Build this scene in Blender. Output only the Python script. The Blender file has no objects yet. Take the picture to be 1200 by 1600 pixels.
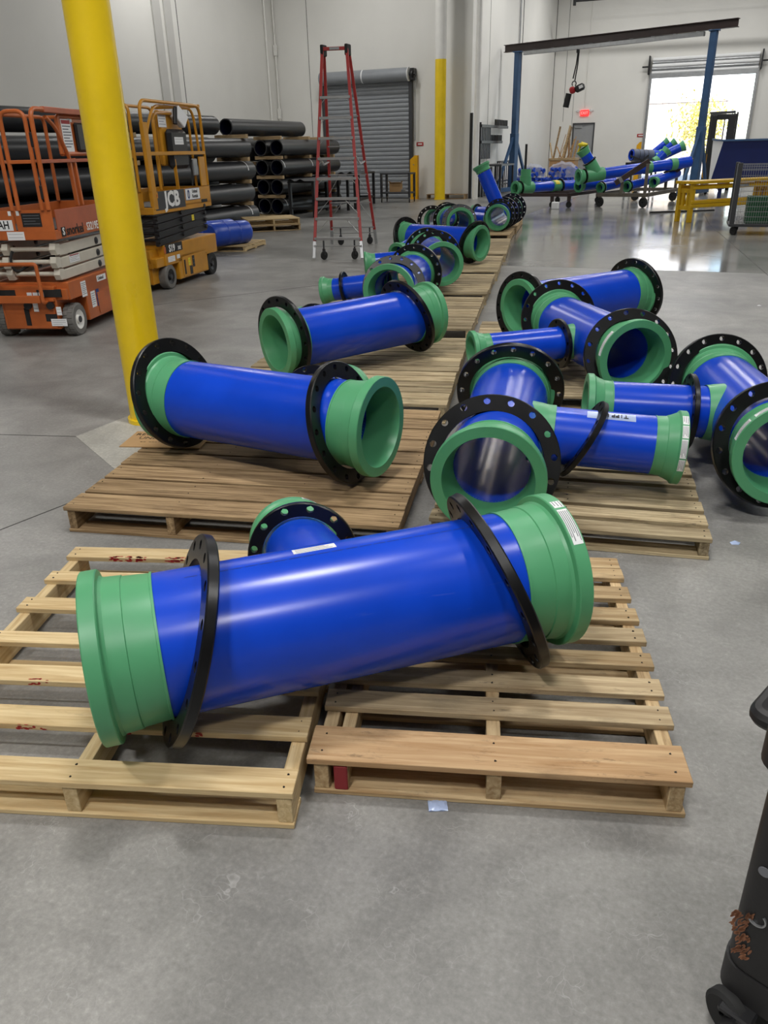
import bpy, math, random
from math import sin, cos, pi, radians as rad
from mathutils import Vector as V, Matrix as M
rng = random.Random(7)
S = bpy.context.scene
C = S.collection

# ------------------------------------------------------------------ camera
F_PX, PITCH, ROLL, CAM_H, YAW = 1213.32, rad(24.9646), rad(-1.37735), 1.6239, rad(22.8874)
fw = V((0, cos(PITCH), -sin(PITCH))); rt = V((1, 0, 0)); up = rt.cross(fw)
rt2 = cos(ROLL)*rt + sin(ROLL)*up; up2 = -sin(ROLL)*rt + cos(ROLL)*up
Rz = M.Rotation(YAW, 3, 'Z'); fw, rt2, up2 = Rz @ fw, Rz @ rt2, Rz @ up2
cam = bpy.data.cameras.new('camera'); cam_o = bpy.data.objects.new('camera', cam); C.objects.link(cam_o)
cam.sensor_fit = 'VERTICAL'; cam.sensor_height = 32.0; cam.lens = 32.0*F_PX/1600
cam.clip_start = .05; cam.clip_end = 300
cam_o.matrix_world = M(((rt2.x, up2.x, -fw.x, 0), (rt2.y, up2.y, -fw.y, 0), (rt2.z, up2.z, -fw.z, CAM_H), (0, 0, 0, 1)))
S.camera = cam_o

# ------------------------------------------------------------------ world, sun, lamps, exposure
S.view_settings.view_transform = 'Standard'; S.view_settings.look = 'None'
S.view_settings.gamma = 1; S.view_settings.use_curve_mapping = False
S.view_settings.exposure = 0.0
W = bpy.data.worlds.new('sky'); S.world = W; W.use_nodes = True
wn = W.node_tree.nodes; wl = W.node_tree.links
sky = wn.new('ShaderNodeTexSky'); sky.sky_type = 'NISHITA'; sky.sun_disc = False
sky.sun_elevation = rad(48); sky.sun_rotation = rad(200); sky.altitude = 100; sky.dust_density = 2.0
wl.new(sky.outputs[0], wn['Background'].inputs[0]); wn['Background'].inputs[1].default_value = 0.75
sun = bpy.data.lights.new('sun', 'SUN'); sun.energy = 11.0; sun.angle = rad(.6); sun.color = (1, .95, .87)
sun_o = bpy.data.objects.new('sun', sun); C.objects.link(sun_o)
sun_o.rotation_euler = (rad(42), 0, rad(-15))
def lamp(x, y, power, z=8.6, sx=1.25, sy=.34, col=(1, .985, .955)):
    l = bpy.data.lights.new('high_bay_or_fill_lamp', 'AREA'); l.shape = 'RECTANGLE'; l.size = sx; l.size_y = sy
    l.energy = power; l.color = col
    o = bpy.data.objects.new('high_bay_or_fill_lamp', l); o.location = (x, y, z); C.objects.link(o); return o
for (x, y, p) in ((-1.2, -3.0, 390), (3.4, -3.0, 210), (-4.8, -1.0, 190), (-1.2, 3.6, 250), (3.4, 3.6, 150),
                  (-1.2, 10.5, 110), (3.4, 10.5, 90), (-1.2, 17.5, 150), (3.4, 17.5, 170),
                  (-1.2, 24.5, 165), (3.4, 24.5, 165), (-1.2, 31.5, 175), (-5.4, 31.5, 175), (3.4, 31.5, 150),
                  (-1.2, 38, 150), (-5.4, 38, 165), (3.4, 38, 130), (-14.0, 21, 190), (-11.5, 25.2, 150), (-14.2, 11, 140)):  # last three are added fill, brightening the left and back walls
    lamp(x, y, p)

# ------------------------------------------------------------------ materials
def srgb(r, g, b):
    f = lambda c: (c/255/12.92) if c/255 <= .04045 else ((c/255+.055)/1.055)**2.4
    return (f(r), f(g), f(b), 1)
def new_mat(name):
    m = bpy.data.materials.new(name); m.use_nodes = True
    nt = m.node_tree; return m, nt.nodes, nt.links, nt.nodes['Principled BSDF']
def ramp(n, stops):
    r = n.new('ShaderNodeValToRGB'); e = r.color_ramp.elements
    e[0].position, e[0].color = stops[0]; e[1].position, e[1].color = stops[-1]
    for p, c in stops[1:-1]:
        k = e.new(p); k.color = c
    return r
def noise(n, l, vec, scale, detail=4, rough=.55, dist=0):
    t = n.new('ShaderNodeTexNoise'); t.inputs['Scale'].default_value = scale; t.inputs['Detail'].default_value = detail
    t.inputs['Roughness'].default_value = rough; t.inputs['Distortion'].default_value = dist
    if vec is not None: l.new(vec, t.inputs['Vector'])
    return t
def mapping(n, l, sc=(1, 1, 1), src='Object', rnd=False, rot=(0, 0, 0)):
    tc = n.new('ShaderNodeTexCoord'); mp = n.new('ShaderNodeMapping'); mp.inputs['Scale'].default_value = sc
    mp.inputs['Rotation'].default_value = rot
    l.new(tc.outputs[src], mp.inputs['Vector'])
    if rnd:
        oi = n.new('ShaderNodeObjectInfo'); mu = n.new('ShaderNodeVectorMath'); mu.operation = 'SCALE'
        mu.inputs[0].default_value = (37, 71, 53); l.new(oi.outputs['Random'], mu.inputs['Scale']); l.new(mu.outputs[0], mp.inputs['Location'])
    return mp.outputs[0]
def mixc(n, l, a, b, fac, mode='MIX'):
    x = n.new('ShaderNodeMix'); x.data_type = 'RGBA'; x.blend_type = mode
    for s, v in ((0, fac), (6, a), (7, b)):
        if isinstance(v, (int, float, tuple)): x.inputs[s].default_value = v
        else: l.new(v, x.inputs[s])
    return x.outputs[2]
def bump(n, l, b, h, strength, dist=.01):
    k = n.new('ShaderNodeBump'); k.inputs['Strength'].default_value = strength; k.inputs['Distance'].default_value = dist
    l.new(h, k.inputs['Height']); l.new(k.outputs[0], b.inputs['Normal'])
def plain(name, col, rough=.45, metal=0., var=.12, scale=6, bmp=0., coat=0., spec=.5, sc=(1, 1, 1)):
    m, n, l, b = new_mat(name)
    v = mapping(n, l, sc, rnd=True); t = noise(n, l, v, scale, 5)
    d = tuple(c*(1-var) for c in col[:3])+(1,); h = tuple(min(1, c*(1+var*.6)) for c in col[:3])+(1,)
    r = ramp(n, [(.3, d), (.7, h)]); l.new(t.outputs[0], r.inputs[0]); l.new(r.outputs[0], b.inputs['Base Color'])
    q = n.new('ShaderNodeMapRange'); q.inputs[3].default_value = max(.02, rough-.07); q.inputs[4].default_value = min(1, rough+.07)
    l.new(t.outputs[0], q.inputs[0]); l.new(q.outputs[0], b.inputs['Roughness'])
    b.inputs['Metallic'].default_value = metal; b.inputs['Coat Weight'].default_value = coat; b.inputs['Coat Roughness'].default_value = .12
    b.inputs['Specular IOR Level'].default_value = spec
    if bmp:
        t2 = noise(n, l, v, scale*9, 3); bump(n, l, b, t2.outputs[0], bmp, .004)
    return m
def pipe_plastic(name, col, rough, scratch=.16, coat=.0):
    m, n, l, b = new_mat(name)
    v = mapping(n, l, rnd=True); t = noise(n, l, v, 3.0, 4)
    base = ramp(n, [(.3, tuple(c*.88 for c in col[:3])+(1,)), (.7, tuple(min(1, c*1.08) for c in col[:3])+(1,))]); l.new(t.outputs[0], base.inputs[0])
    v2 = mapping(n, l, (2.2, 26, 26), rnd=True, rot=(0, .12, .2)); s1 = noise(n, l, v2, 2.2, 7, .62, .5)
    sr = ramp(n, [(.655, (0, 0, 0, 1)), (.70, (1, 1, 1, 1))]); l.new(s1.outputs[0], sr.inputs[0])
    pale = tuple(c*.72+.12 for c in col[:3])+(1,)
    sm = n.new('ShaderNodeMath'); sm.operation = 'MULTIPLY'; sm.inputs[1].default_value = scratch; l.new(sr.outputs[0], sm.inputs[0])
    l.new(mixc(n, l, base.outputs[0], pale, sm.outputs[0]), b.inputs['Base Color'])
    q = n.new('ShaderNodeMapRange'); q.inputs[3].default_value = rough-.03; q.inputs[4].default_value = rough+.04
    l.new(s1.outputs[0], q.inputs[0]); l.new(q.outputs[0], b.inputs['Roughness'])
    b.inputs['Coat Weight'].default_value = coat; b.inputs['Coat Roughness'].default_value = .15
    bump(n, l, b, s1.outputs[0], .02, .002)
    return m
def wood(name, light, dark, stain=.35, stain_col=(.07, .055, .045, 1), val=.22, scuff=0.):
    m, n, l, b = new_mat(name)
    v = mapping(n, l, (1.3, 26, 26), rnd=True); g = noise(n, l, v, 2.0, 6, .6, .6)
    r = ramp(n, [(.32, dark), (.5, tuple((a+c)/2 for a, c in zip(light, dark))), (.66, light)]); l.new(g.outputs[0], r.inputs[0])
    v2 = mapping(n, l, (2.2, 7, 7), rnd=True); st = noise(n, l, v2, 1.7, 6, .68)
    sr = ramp(n, [(.53, (0, 0, 0, 1)), (.78, (1, 1, 1, 1))]); l.new(st.outputs[0], sr.inputs[0])
    sm = n.new('ShaderNodeMath'); sm.operation = 'MULTIPLY'; sm.inputs[1].default_value = stain; l.new(sr.outputs[0], sm.inputs[0])
    c = mixc(n, l, r.outputs[0], stain_col, sm.outputs[0])
    if scuff:
        v3 = mapping(n, l, (5, 15, 15), rnd=True, rot=(0, 0, .35)); k3 = noise(n, l, v3, 2.6, 9, .74, .3); v4 = mapping(n, l, (2.4, 2.4, 2.4), rnd=True); k4 = noise(n, l, v4, 1.6, 3)
        r3 = ramp(n, [(.56, (0, 0, 0, 1)), (.66, (1, 1, 1, 1))]); l.new(k3.outputs[0], r3.inputs[0]); r4 = ramp(n, [(.50, (0, 0, 0, 1)), (.66, (scuff, scuff, scuff, 1))]); l.new(k4.outputs[0], r4.inputs[0])
        c = mixc(n, l, c, (.03, .026, .024, 1), mixc(n, l, r3.outputs[0], r4.outputs[0], 1.0, 'MULTIPLY'))
    oi = n.new('ShaderNodeObjectInfo'); mr = n.new('ShaderNodeMapRange'); mr.inputs[3].default_value = 1-val; mr.inputs[4].default_value = 1+val*.6
    l.new(oi.outputs['Random'], mr.inputs[0]); hs = n.new('ShaderNodeHueSaturation'); l.new(mr.outputs[0], hs.inputs['Value']); l.new(c, hs.inputs['Color'])
    l.new(hs.outputs[0], b.inputs['Base Color']); b.inputs['Roughness'].default_value = .78; b.inputs['Specular IOR Level'].default_value = .25
    bump(n, l, b, g.outputs[0], .25, .003)
    return m
def concrete(name, lo, hi, r0, r1, wear=1.):
    m, n, l, b = new_mat(name)
    v = mapping(n, l)
    a = noise(n, l, v, .45, 6, .6); c = noise(n, l, v, 2.6, 8, .68, .5); f = noise(n, l, v, 60, 4, .7); g = noise(n, l, v, 1.5, 5, .55, .7)
    ra = ramp(n, [(.3, lo), (.72, hi)]); l.new(a.outputs[0], ra.inputs[0]); x = ra.outputs[0]
    for t, st in ((c, [(.28, .78), (.47, .96), (.70, 1.2)]), (g, [(.40, .86), (.47, .98), (.56, 1.03), (.62, 1.12)]), (f, [(.3, .80), (.58, 1.03), (.72, 1.25)])):
        st = [(p, 1+(q-1)*wear) for p, q in st]; r = ramp(n, [(p, (q, q, q*.995, 1)) for p, q in st]); l.new(t.outputs[0], r.inputs[0]); x = mixc(n, l, x, r.outputs[0], 1.0, 'MULTIPLY')
    # trowel scuffs and tyre scratches
    for sc_, wd, amt, lo_ in ((6.0, .008, .24*wear, .50), (19.0, .020, .46*wear, .52)):
        dv = noise(n, l, v, sc_*.35, 3); wv = n.new('ShaderNodeVectorMath'); wv.operation = 'MULTIPLY_ADD'
        l.new(dv.outputs['Color'], wv.inputs[0]); wv.inputs[1].default_value = (5/sc_, 5/sc_, 0); l.new(v, wv.inputs[2])
        vo = n.new('ShaderNodeTexVoronoi'); vo.feature = 'DISTANCE_TO_EDGE'; vo.inputs['Scale'].default_value = sc_; l.new(wv.outputs[0], vo.inputs['Vector'])
        vr = ramp(n, [(0, (1, 1, 1, 1)), (wd, (0, 0, 0, 1))]); l.new(vo.outputs['Distance'], vr.inputs[0])
        br = noise(n, l, v, 2.2+sc_*.2, 3); bm = ramp(n, [(lo_, (0, 0, 0, 1)), (.70, (amt, amt, amt, 1))]); l.new(br.outputs[0], bm.inputs[0])
        x = mixc(n, l, x, (.52, .51, .50, 1), mixc(n, l, vr.outputs[0], bm.outputs[0], 1.0, 'MULTIPLY'))
    l.new(x, b.inputs['Base Color'])
    q = n.new('ShaderNodeMapRange'); q.inputs[1].default_value = .3; q.inputs[2].default_value = .7; q.inputs[3].default_value = r0; q.inputs[4].default_value = r1
    l.new(a.outputs[0], q.inputs[0]); l.new(q.outputs[0], b.inputs['Roughness'])
    return m

def emit(name, col, s):
    m, n, l, b = new_mat(name); b.inputs['Base Color'].default_value = col; b.inputs['Emission Color'].default_value = col; b.inputs['Emission Strength'].default_value = s
    return m

MT = dict(
    floor=concrete('polished_concrete', srgb(120, 119, 117), srgb(154, 152, 149), .36, .46),
    floor_mid=concrete('worn_concrete', srgb(116, 115, 113), srgb(146, 145, 142), .26, .40, .8),
    floor_far=concrete('shiny_concrete', srgb(122, 121, 119), srgb(150, 149, 146), .08, .22, .45),
    floor2=concrete('patch_concrete', srgb(158, 156, 150), srgb(190, 187, 180), .5, .7),
    joint=plain('joint_filler', srgb(58, 57, 55), .8),
    wall=plain('white_wall_paint', srgb(226, 225, 220), .62, var=.035, scale=.7),
    strip=plain('grey_wall_strip', srgb(196, 195, 191), .6, var=.03, scale=.7),
    ceil=plain('ceiling_deck', srgb(150, 150, 149), .8, var=.05, scale=1),
    blue=pipe_plastic('blue_pipe_plastic', srgb(14, 70, 206), .24),
    green=pipe_plastic('green_adapter_plastic', srgb(88, 164, 116), .36, .12),
    black=plain('black_coated_steel', srgb(15, 15, 17), .32, 0, .3, 5, .06, spec=.42),
    hdpe=plain('black_pipe_plastic', srgb(42, 43, 46), .36, 0, .2, 3, .03, sc=(1, .15, 1)),
    liner=plain('dark_blue_liner', srgb(10, 14, 50), .5),
    w_new=wood('new_pine', srgb(222, 200, 156), srgb(186, 156, 110), .16, srgb(130, 104, 74), .14, .28),
    w_mid=wood('used_oak', srgb(208, 184, 144), srgb(160, 130, 92), .6, srgb(84, 74, 64), .22, .8),
    w_old=wood('weathered_board', srgb(184, 156, 118), srgb(116, 92, 64), .5, srgb(76, 60, 44), .24, .3),
    w_gray=wood('grey_weathered_board', srgb(208, 190, 154), srgb(134, 114, 84), .6, srgb(58, 50, 42), .34, .6), w_front=wood('tan_front_board', srgb(206, 174, 134), srgb(172, 134, 94), .5, srgb(88, 66, 48), .1, .6), w_ash=wood('greyish_board', srgb(196, 176, 142), srgb(146, 124, 94), .7, srgb(92, 82, 70), .16, .7),
    w_red=plain('red_painted_wood', srgb(136, 40, 44), .7),
    red_stain=plain('red_dye_marks', srgb(160, 36, 34), .75, var=.4, scale=30),
    nail=plain('nail_head', srgb(52, 48, 46), .5, .6),
    yellow=plain('yellow_paint', srgb(246, 210, 30), .3, 0, .1, 3, .12, .1),
    yellow2=plain('amber_guard_paint', srgb(228, 168, 12), .4, 0, .1, 4),
    ylow3=plain('yellow_rack_paint', srgb(206, 164, 14), .32, 0, .14, 4),
    white=plain('white_gloss', srgb(232, 231, 226), .45, var=.04),
    orange=plain('orange_machine_paint', srgb(190, 100, 48), .36, 0, .2, 4, .03),
    orange2=plain('faded_orange_panel', srgb(178, 96, 66), .45, 0, .15, 6),
    lift_y=plain('yellow_machine_paint', srgb(200, 140, 36), .32, 0, .14, 4),
    cream=plain('cream_machine_paint', srgb(206, 200, 186), .4, 0, .1, 5),
    dark=plain('dark_painted_steel', srgb(34, 34, 36), .42, 0, .25, 6),
    charcoal=plain('charcoal_steel', srgb(70, 71, 74), .42, .3, .15, 6),
    bronze=plain('brown_beam_paint', srgb(58, 44, 42), .45, 0, .2, 4),
    olive=plain('grey_brown_frame', srgb(104, 98, 88), .45, .2, .2, 4),
    rubber=plain('rubber', srgb(34, 34, 34), .75, 0, .2, 20),
    tyre=plain('grey_tyre', srgb(112, 110, 106), .8, 0, .15, 12),
    steel=plain('galvanised_steel', srgb(168, 170, 172), .34, .75, .12, 8),
    steel_d=plain('door_steel', srgb(140, 144, 149), .42, 0, .06, 3),
    alu=plain('aluminium', srgb(186, 188, 190), .36, .7, .08, 9),
    redf=plain('red_fibreglass', srgb(176, 54, 52), .42, 0, .12, 9),
    sticker=plain('white_sticker', srgb(236, 237, 238), .5, var=.02),
    ink=plain('black_ink', srgb(24, 24, 26), .6),
    ink_g=plain('grey_print', srgb(120, 122, 128), .6),
    ink_w=plain('white_vinyl', srgb(238, 238, 236), .5, var=.02),
    ink_b=plain('blue_vinyl', srgb(26, 52, 120), .5),
    ink_r=plain('red_vinyl', srgb(170, 30, 36), .5),
    gantry=plain('blue_gantry_paint', srgb(58, 92, 132), .42, 0, .2, 3),
    hopper=plain('navy_hopper_paint', srgb(10, 32, 96), .4, 0, .12, 3),
    drum=plain('blue_drum_plastic', srgb(46, 82, 190), .3, 0, .08, 4),
    cloth=plain('card', srgb(178, 142, 98), .8, 0, .1, 5),
    ply=wood('plywood', srgb(206, 168, 122), srgb(158, 116, 76), .12),
    crate=plain('green_crate_plastic', srgb(18, 92, 52), .45),
    tape_y=plain('yellow_strap', srgb(236, 214, 40), .5),
    door_g=plain('grey_door_paint', srgb(150, 152, 154), .45, var=.04),
    blk_pl=plain('black_tool_cart_plastic', srgb(34, 33, 34), .5, 0, .25, 8, .1),
    scrape=plain('orange_brown_scrape', srgb(146, 98, 70), .7, 0, .45, 30),
    grey_w=plain('grey_rubber_wrap', srgb(92, 100, 122), .55),
    asphalt=concrete('yard_concrete', srgb(150, 147, 140), srgb(186, 182, 172), .7, .9),
    leaf=plain('dry_yellow_leaves', srgb(190, 178, 84), .7, 0, .3, 8),
    film=plain('pale_blue_film', srgb(176, 192, 226), .22, 0, .2, 9), clear=plain('clear_stretch_film', srgb(214, 222, 240), .12, 0, .1, 9),
    exitred=emit('exit_red', srgb(255, 50, 50), 1.2),
    brushed=plain('bright_ring', srgb(196, 198, 202), .22, .9, .08, 9))
def block_mat():
    m, n, l, b = new_mat('concrete_block'); v = mapping(n, l, (1, 1, 1))
    sx = n.new('ShaderNodeSeparateXYZ'); cx = n.new('ShaderNodeCombineXYZ'); l.new(v, sx.inputs[0])
    l.new(sx.outputs[0], cx.inputs[0]); l.new(sx.outputs[2], cx.inputs[1])
    t = n.new('ShaderNodeTexBrick'); t.inputs['Scale'].default_value = 1; t.inputs['Brick Width'].default_value = .4; t.inputs['Row Height'].default_value = .2
    t.inputs['Mortar Size'].default_value = .012; t.inputs['Color1'].default_value = srgb(176, 168, 160); t.inputs['Color2'].default_value = srgb(150, 143, 138); t.inputs['Mortar'].default_value = srgb(110, 106, 102)
    l.new(cx.outputs[0], t.inputs['Vector']); l.new(t.outputs[0], b.inputs['Base Color']); b.inputs['Roughness'].default_value = .9
    return m
MT['block'] = block_mat()

# ------------------------------------------------------------------ mesh builder
class MB:
    def __init__(s): s.v = []; s.f = []
    def add(s, vs, fs):
        o = len(s.v); s.v += [tuple(p) for p in vs]; s.f += [tuple(i+o for i in f) for f in fs]; return s
    def box(s, c, d, bev=0., mat=None):
        hx, hy, hz = d[0]/2, d[1]/2, d[2]/2; c = V(c); mt = mat or M.Identity(3); b = min(bev, hx*.9, hy*.9, hz*.9)
        if b <= 0:
            vs = [c+mt @ V((x*hx, y*hy, z*hz)) for x in (-1, 1) for y in (-1, 1) for z in (-1, 1)]
            return s.add(vs, [(0, 1, 3, 2), (4, 6, 7, 5), (0, 4, 5, 1), (2, 3, 7, 6), (0, 2, 6, 4), (1, 5, 7, 3)])
        vs = []; idx = {}
        for x in (-1, 1):
            for y in (-1, 1):
                for z in (-1, 1):
                    for a in range(3):
                        p = [x*(hx-b), y*(hy-b), z*(hz-b)]; p[a] = (x*hx, y*hy, z*hz)[a]
                        idx[x, y, z, a] = len(vs); vs.append(c+mt @ V(p))
        fs = []
        cyc = ((-1, -1), (1, -1), (1, 1), (-1, 1))
        def key(a, sg, u, w):
            t = [0, 0, 0]; t[a] = sg; t[(a+1) % 3] = u; t[(a+2) % 3] = w; return tuple(t)
        for a in range(3):
            for sg in (-1, 1):
                q = [idx[key(a, sg, u, w)+(a,)] for u, w in cyc]; fs.append(q if sg > 0 else q[::-1])
        for a in range(3):
            b1, b2 = (a+1) % 3, (a+2) % 3
            for s1, s2 in cyc:
                k0 = [0, 0, 0]; k0[a] = -1; k0[b1] = s1; k0[b2] = s2; k1 = list(k0); k1[a] = 1
                q = [idx[tuple(k0)+(b1,)], idx[tuple(k1)+(b1,)], idx[tuple(k1)+(b2,)], idx[tuple(k0)+(b2,)]]
                fs.append(q if s1*s2 < 0 else q[::-1])
        for x in (-1, 1):
            for y in (-1, 1):
                for z in (-1, 1):
                    q = [idx[x, y, z, a] for a in range(3)]; fs.append(q if x*y*z > 0 else q[::-1])
        return s.add(vs, fs)
    def bb(s, x0, x1, y0, y1, z0, z1, bev=0.):
        return s.box(((x0+x1)/2, (y0+y1)/2, (z0+z1)/2), (abs(x1-x0), abs(y1-y0), abs(z1-z0)), bev)
    def bar(s, p0, p1, w, h, bev=0., upv=(0, 0, 1)):
        p0, p1 = V(p0), V(p1); x = (p1-p0); L = x.length; x.normalize(); u = V(upv)
        if abs(x.dot(u)) > .98: u = V((0, 1, 0))
        y = u.cross(x).normalized(); z = x.cross(y)
        return s.box((p0+p1)/2, (L, w, h), bev, M((x, y, z)).transposed())
    def lathe(s, prof, fr=None, n=48, closed=True, a0=0., a1=2*pi):
        """profile of (x along the axis, radius), turned about local x; fr = 4x4 frame"""
        fr = fr or M.Identity(4); full = abs(a1-a0-2*pi) < 1e-6; m = n if full else n+1; k = len(prof)
        vs = [fr @ V((x, r*sin(a0+(a1-a0)*i/n), r*cos(a0+(a1-a0)*i/n))) for i in range(m) for x, r in prof]
        fs = []
        for i in range(n):
            j = (i+1) % m
            for p in range(k if closed else k-1):
                q = (p+1) % k; fs.append((i*k+p, i*k+q, j*k+q, j*k+p))
        return s.add(vs, fs)
    def cyl(s, p0, p1, r, n=20, r1=None):
        p0, p1 = V(p0), V(p1); r1 = r if r1 is None else r1
        return s.lathe([(0, 0.0001), (0, r), ((p1-p0).length, r1), ((p1-p0).length, .0001)], frame(p0, p1-p0), n, False)
    def tube(s, pts, r, n=10):
        pts = [V(p) for p in pts]; N = len(pts); vs = []; fs = []
        t = [((pts[min(i+1, N-1)]-pts[i]).normalized()+(pts[i]-pts[max(i-1, 0)]).normalized()).normalized() for i in range(N)]
        u = V((0, 0, 1)) if abs(t[0].z) < .9 else V((1, 0, 0)); u = (u-t[0]*u.dot(t[0])).normalized()
        for i in range(N):
            u = (u-t[i]*u.dot(t[i])).normalized(); w = t[i].cross(u)
            vs += [pts[i]+r*(cos(2*pi*k/n)*u+sin(2*pi*k/n)*w) for k in range(n)]
        for i in range(N-1):
            for k in range(n): fs.append((i*n+k, i*n+(k+1) % n, (i+1)*n+(k+1) % n, (i+1)*n+k))
        fs.append(tuple(range(n))[::-1]); fs.append(tuple((N-1)*n+k for k in range(n)))
        return s.add(vs, fs)
    def prism(s, poly, z0, z1, fr=None):
        fr = fr or M.Identity(4); k = len(poly)
        vs = [fr @ V((x, y, z)) for z in (z0, z1) for x, y in poly]
        return s.add(vs, [tuple(range(k))[::-1], tuple(range(k, 2*k))]+[(i, (i+1) % k, k+(i+1) % k, k+i) for i in range(k)])
    def mesh(s, name, mat, sharp=32):
        me = bpy.data.meshes.new(name); me.from_pydata(s.v, [], s.f); me.update()
        me.polygons.foreach_set('use_smooth', [True]*len(me.polygons)); me.set_sharp_from_angle(angle=rad(sharp))
        me.materials.append(MT[mat] if isinstance(mat, str) else mat); return me
    def build(s, name, mat, parent=None, mx=None, sharp=32): return ob(name, s.mesh(name, mat, sharp), parent, mx)
def frame(p, n, upv=(0, 0, 1)):
    x = V(n).normalized(); u = V(upv)
    if abs(x.dot(u)) > .98: u = V((0, 1, 0))
    y = u.cross(x).normalized(); z = x.cross(y); p = V(p)
    return M(((x.x, y.x, z.x, p.x), (x.y, y.y, z.y, p.y), (x.z, y.z, z.z, p.z), (0, 0, 0, 1)))
def ob(name, me, parent=None, mx=None):
    o = bpy.data.objects.new(name, me); C.objects.link(o)
    if parent: o.parent = parent
    if mx is not None: o.matrix_basis = mx
    return o
def T(x, y, z, rz=0, rx=0, ry=0): return M.Translation((x, y, z)) @ M.Rotation(rz, 4, 'Z') @ M.Rotation(ry, 4, 'Y') @ M.Rotation(rx, 4, 'X')
def thing(name, label, cat, loc=(0, 0, 0), rz=0., group=None):
    o = bpy.data.objects.new(name, None); C.objects.link(o); o.empty_display_size = .1
    o.location = loc; o.rotation_euler = (0, 0, rz); return tag(o, label, cat, group)
def tag(o, label, cat, group=None):
    o['label'] = label; o['category'] = cat
    if group: o['group'] = group
    return o
def struct(name, mb, mat, parent=None, mx=None):
    o = mb.build(name, mat, parent, mx); o['kind'] = 'structure'; return o
def stuff(o): o['kind'] = 'stuff'; return o
def text(body, size, mat, parent, mx, name='lettering', ext=.0008, bold=0., align='CENTER', sx=1.):
    cu = bpy.data.curves.new(name, 'FONT'); cu.body = body; cu.size = size; cu.extrude = ext; cu.offset = bold
    cu.align_x = align; cu.align_y = 'CENTER'; cu.resolution_u = 2
    t = bpy.data.objects.new(name, cu); C.objects.link(t)
    dg = bpy.context.evaluated_depsgraph_get(); me = bpy.data.meshes.new_from_object(t.evaluated_get(dg))
    bpy.data.objects.remove(t); me.materials.clear(); me.materials.append(MT[mat])
    for v in me.vertices: v.co.x *= sx
    return ob(name, me, parent, mx)
def fillet(pts, r, n=5):
    pts = [V(p) for p in pts]; out = [pts[0]]
    for i in range(1, len(pts)-1):
        a, b, c = pts[i-1], pts[i], pts[i+1]; u = (a-b); w = (c-b); d = min(r, u.length*.49, w.length*.49); u.normalize(); w.normalize()
        p, q = b+u*d, b+w*d
        for k in range(n+1):
            t = k/n; out.append((1-t)**2*p+2*t*(1-t)*b+t*t*q)
    out.append(pts[-1]); return out
FACE_SIDE = M(((0, 0, 1, 0), (1, 0, 0, 0), (0, 1, 0, 0), (0, 0, 0, 1)))    # text on a face looking to +x, read along +y
FACE_FRONT = M(((1, 0, 0, 0), (0, 0, -1, 0), (0, 1, 0, 0), (0, 0, 0, 1)))  # text on a face looking to -y, read along +x

# ------------------------------------------------------------------ the building
XL, YD, XR, YF, XE, YN, ZC = -16.07, 28.85, -8.58, 42.53, 22.0, -14.0, 9.6
fl = struct('floor', MB().bb(XL-.2, XE+.2, YN-.2, 12.02, -.25, 0), 'floor')
struct('floor', MB().bb(-4.9, XE+.2, 12.03, YF+.2, -.25, 0), 'floor_far')
struct('floor', MB().bb(XL-.2, -4.91, 12.03, YF+.2, -.25, 0), 'floor_mid')
for p0, p1 in (((-.30, 19.4), (.72, 11.2)), ((.72, 11.2), (1.7, 3.2)), ((-.30, 19.4), (-1.9, 42.4)), ((-6.75, 6.92), (-3.28, 12.0)),
               ((-8.0, 2.48), (-3.66, 3.61)), ((-3.15, 1.9), (-2.86, 3.1))):
    struct('saw_cut_joint', MB().bar((*p0, .0004), (*p1, .0004), .008, .0012), 'joint', fl)
# lighter diamond of infill concrete round the foot of the near column
dia = [(-3.66, 3.61), (-2.85, 3.12), (-2.6, 4.5), (-3.55, 4.78)]
struct('column_infill', MB().prism(dia, .0003, .0016), 'floor2', fl)
struct('wall_left', MB().bb(XL-.25, XL, YN, YD+.25, 0, ZC), 'wall')
struct('wall_back', MB().bb(XL-.25, XR, YD, YD+.25, 0, ZC), 'wall')
struct('wall_return', MB().bb(XR-.25, XR, YD+.25, YF+.25, 0, ZC), 'wall')
DX0, DX1, DZ = -4.05, .36, 4.5          # far door opening
ED0, ED1, EDZ = -7.50, -6.44, 2.62      # exit door opening
wf = MB().bb(XR, ED0, YF, YF+.25, 0, ZC).bb(ED0, ED1, YF, YF+.25, EDZ, ZC).bb(ED1, DX0, YF, YF+.25, 0, ZC).bb(DX0, DX1, YF, YF+.25, DZ, ZC).bb(DX1, XE, YF, YF+.25, 0, ZC)
struct('wall_far', wf, 'wall')
struct('wall_right', MB().bb(XE, XE+.25, YN, YF+.25, 0, ZC), 'wall')
struct('wall_front', MB().bb(XL-.25, XE+.25, YN-.25, YN, 0, ZC), 'wall')
struct('ceiling', MB().bb(XL-.25, XE+.25, YN-.25, YF+.25, ZC, ZC+.2), 'ceil')
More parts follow.
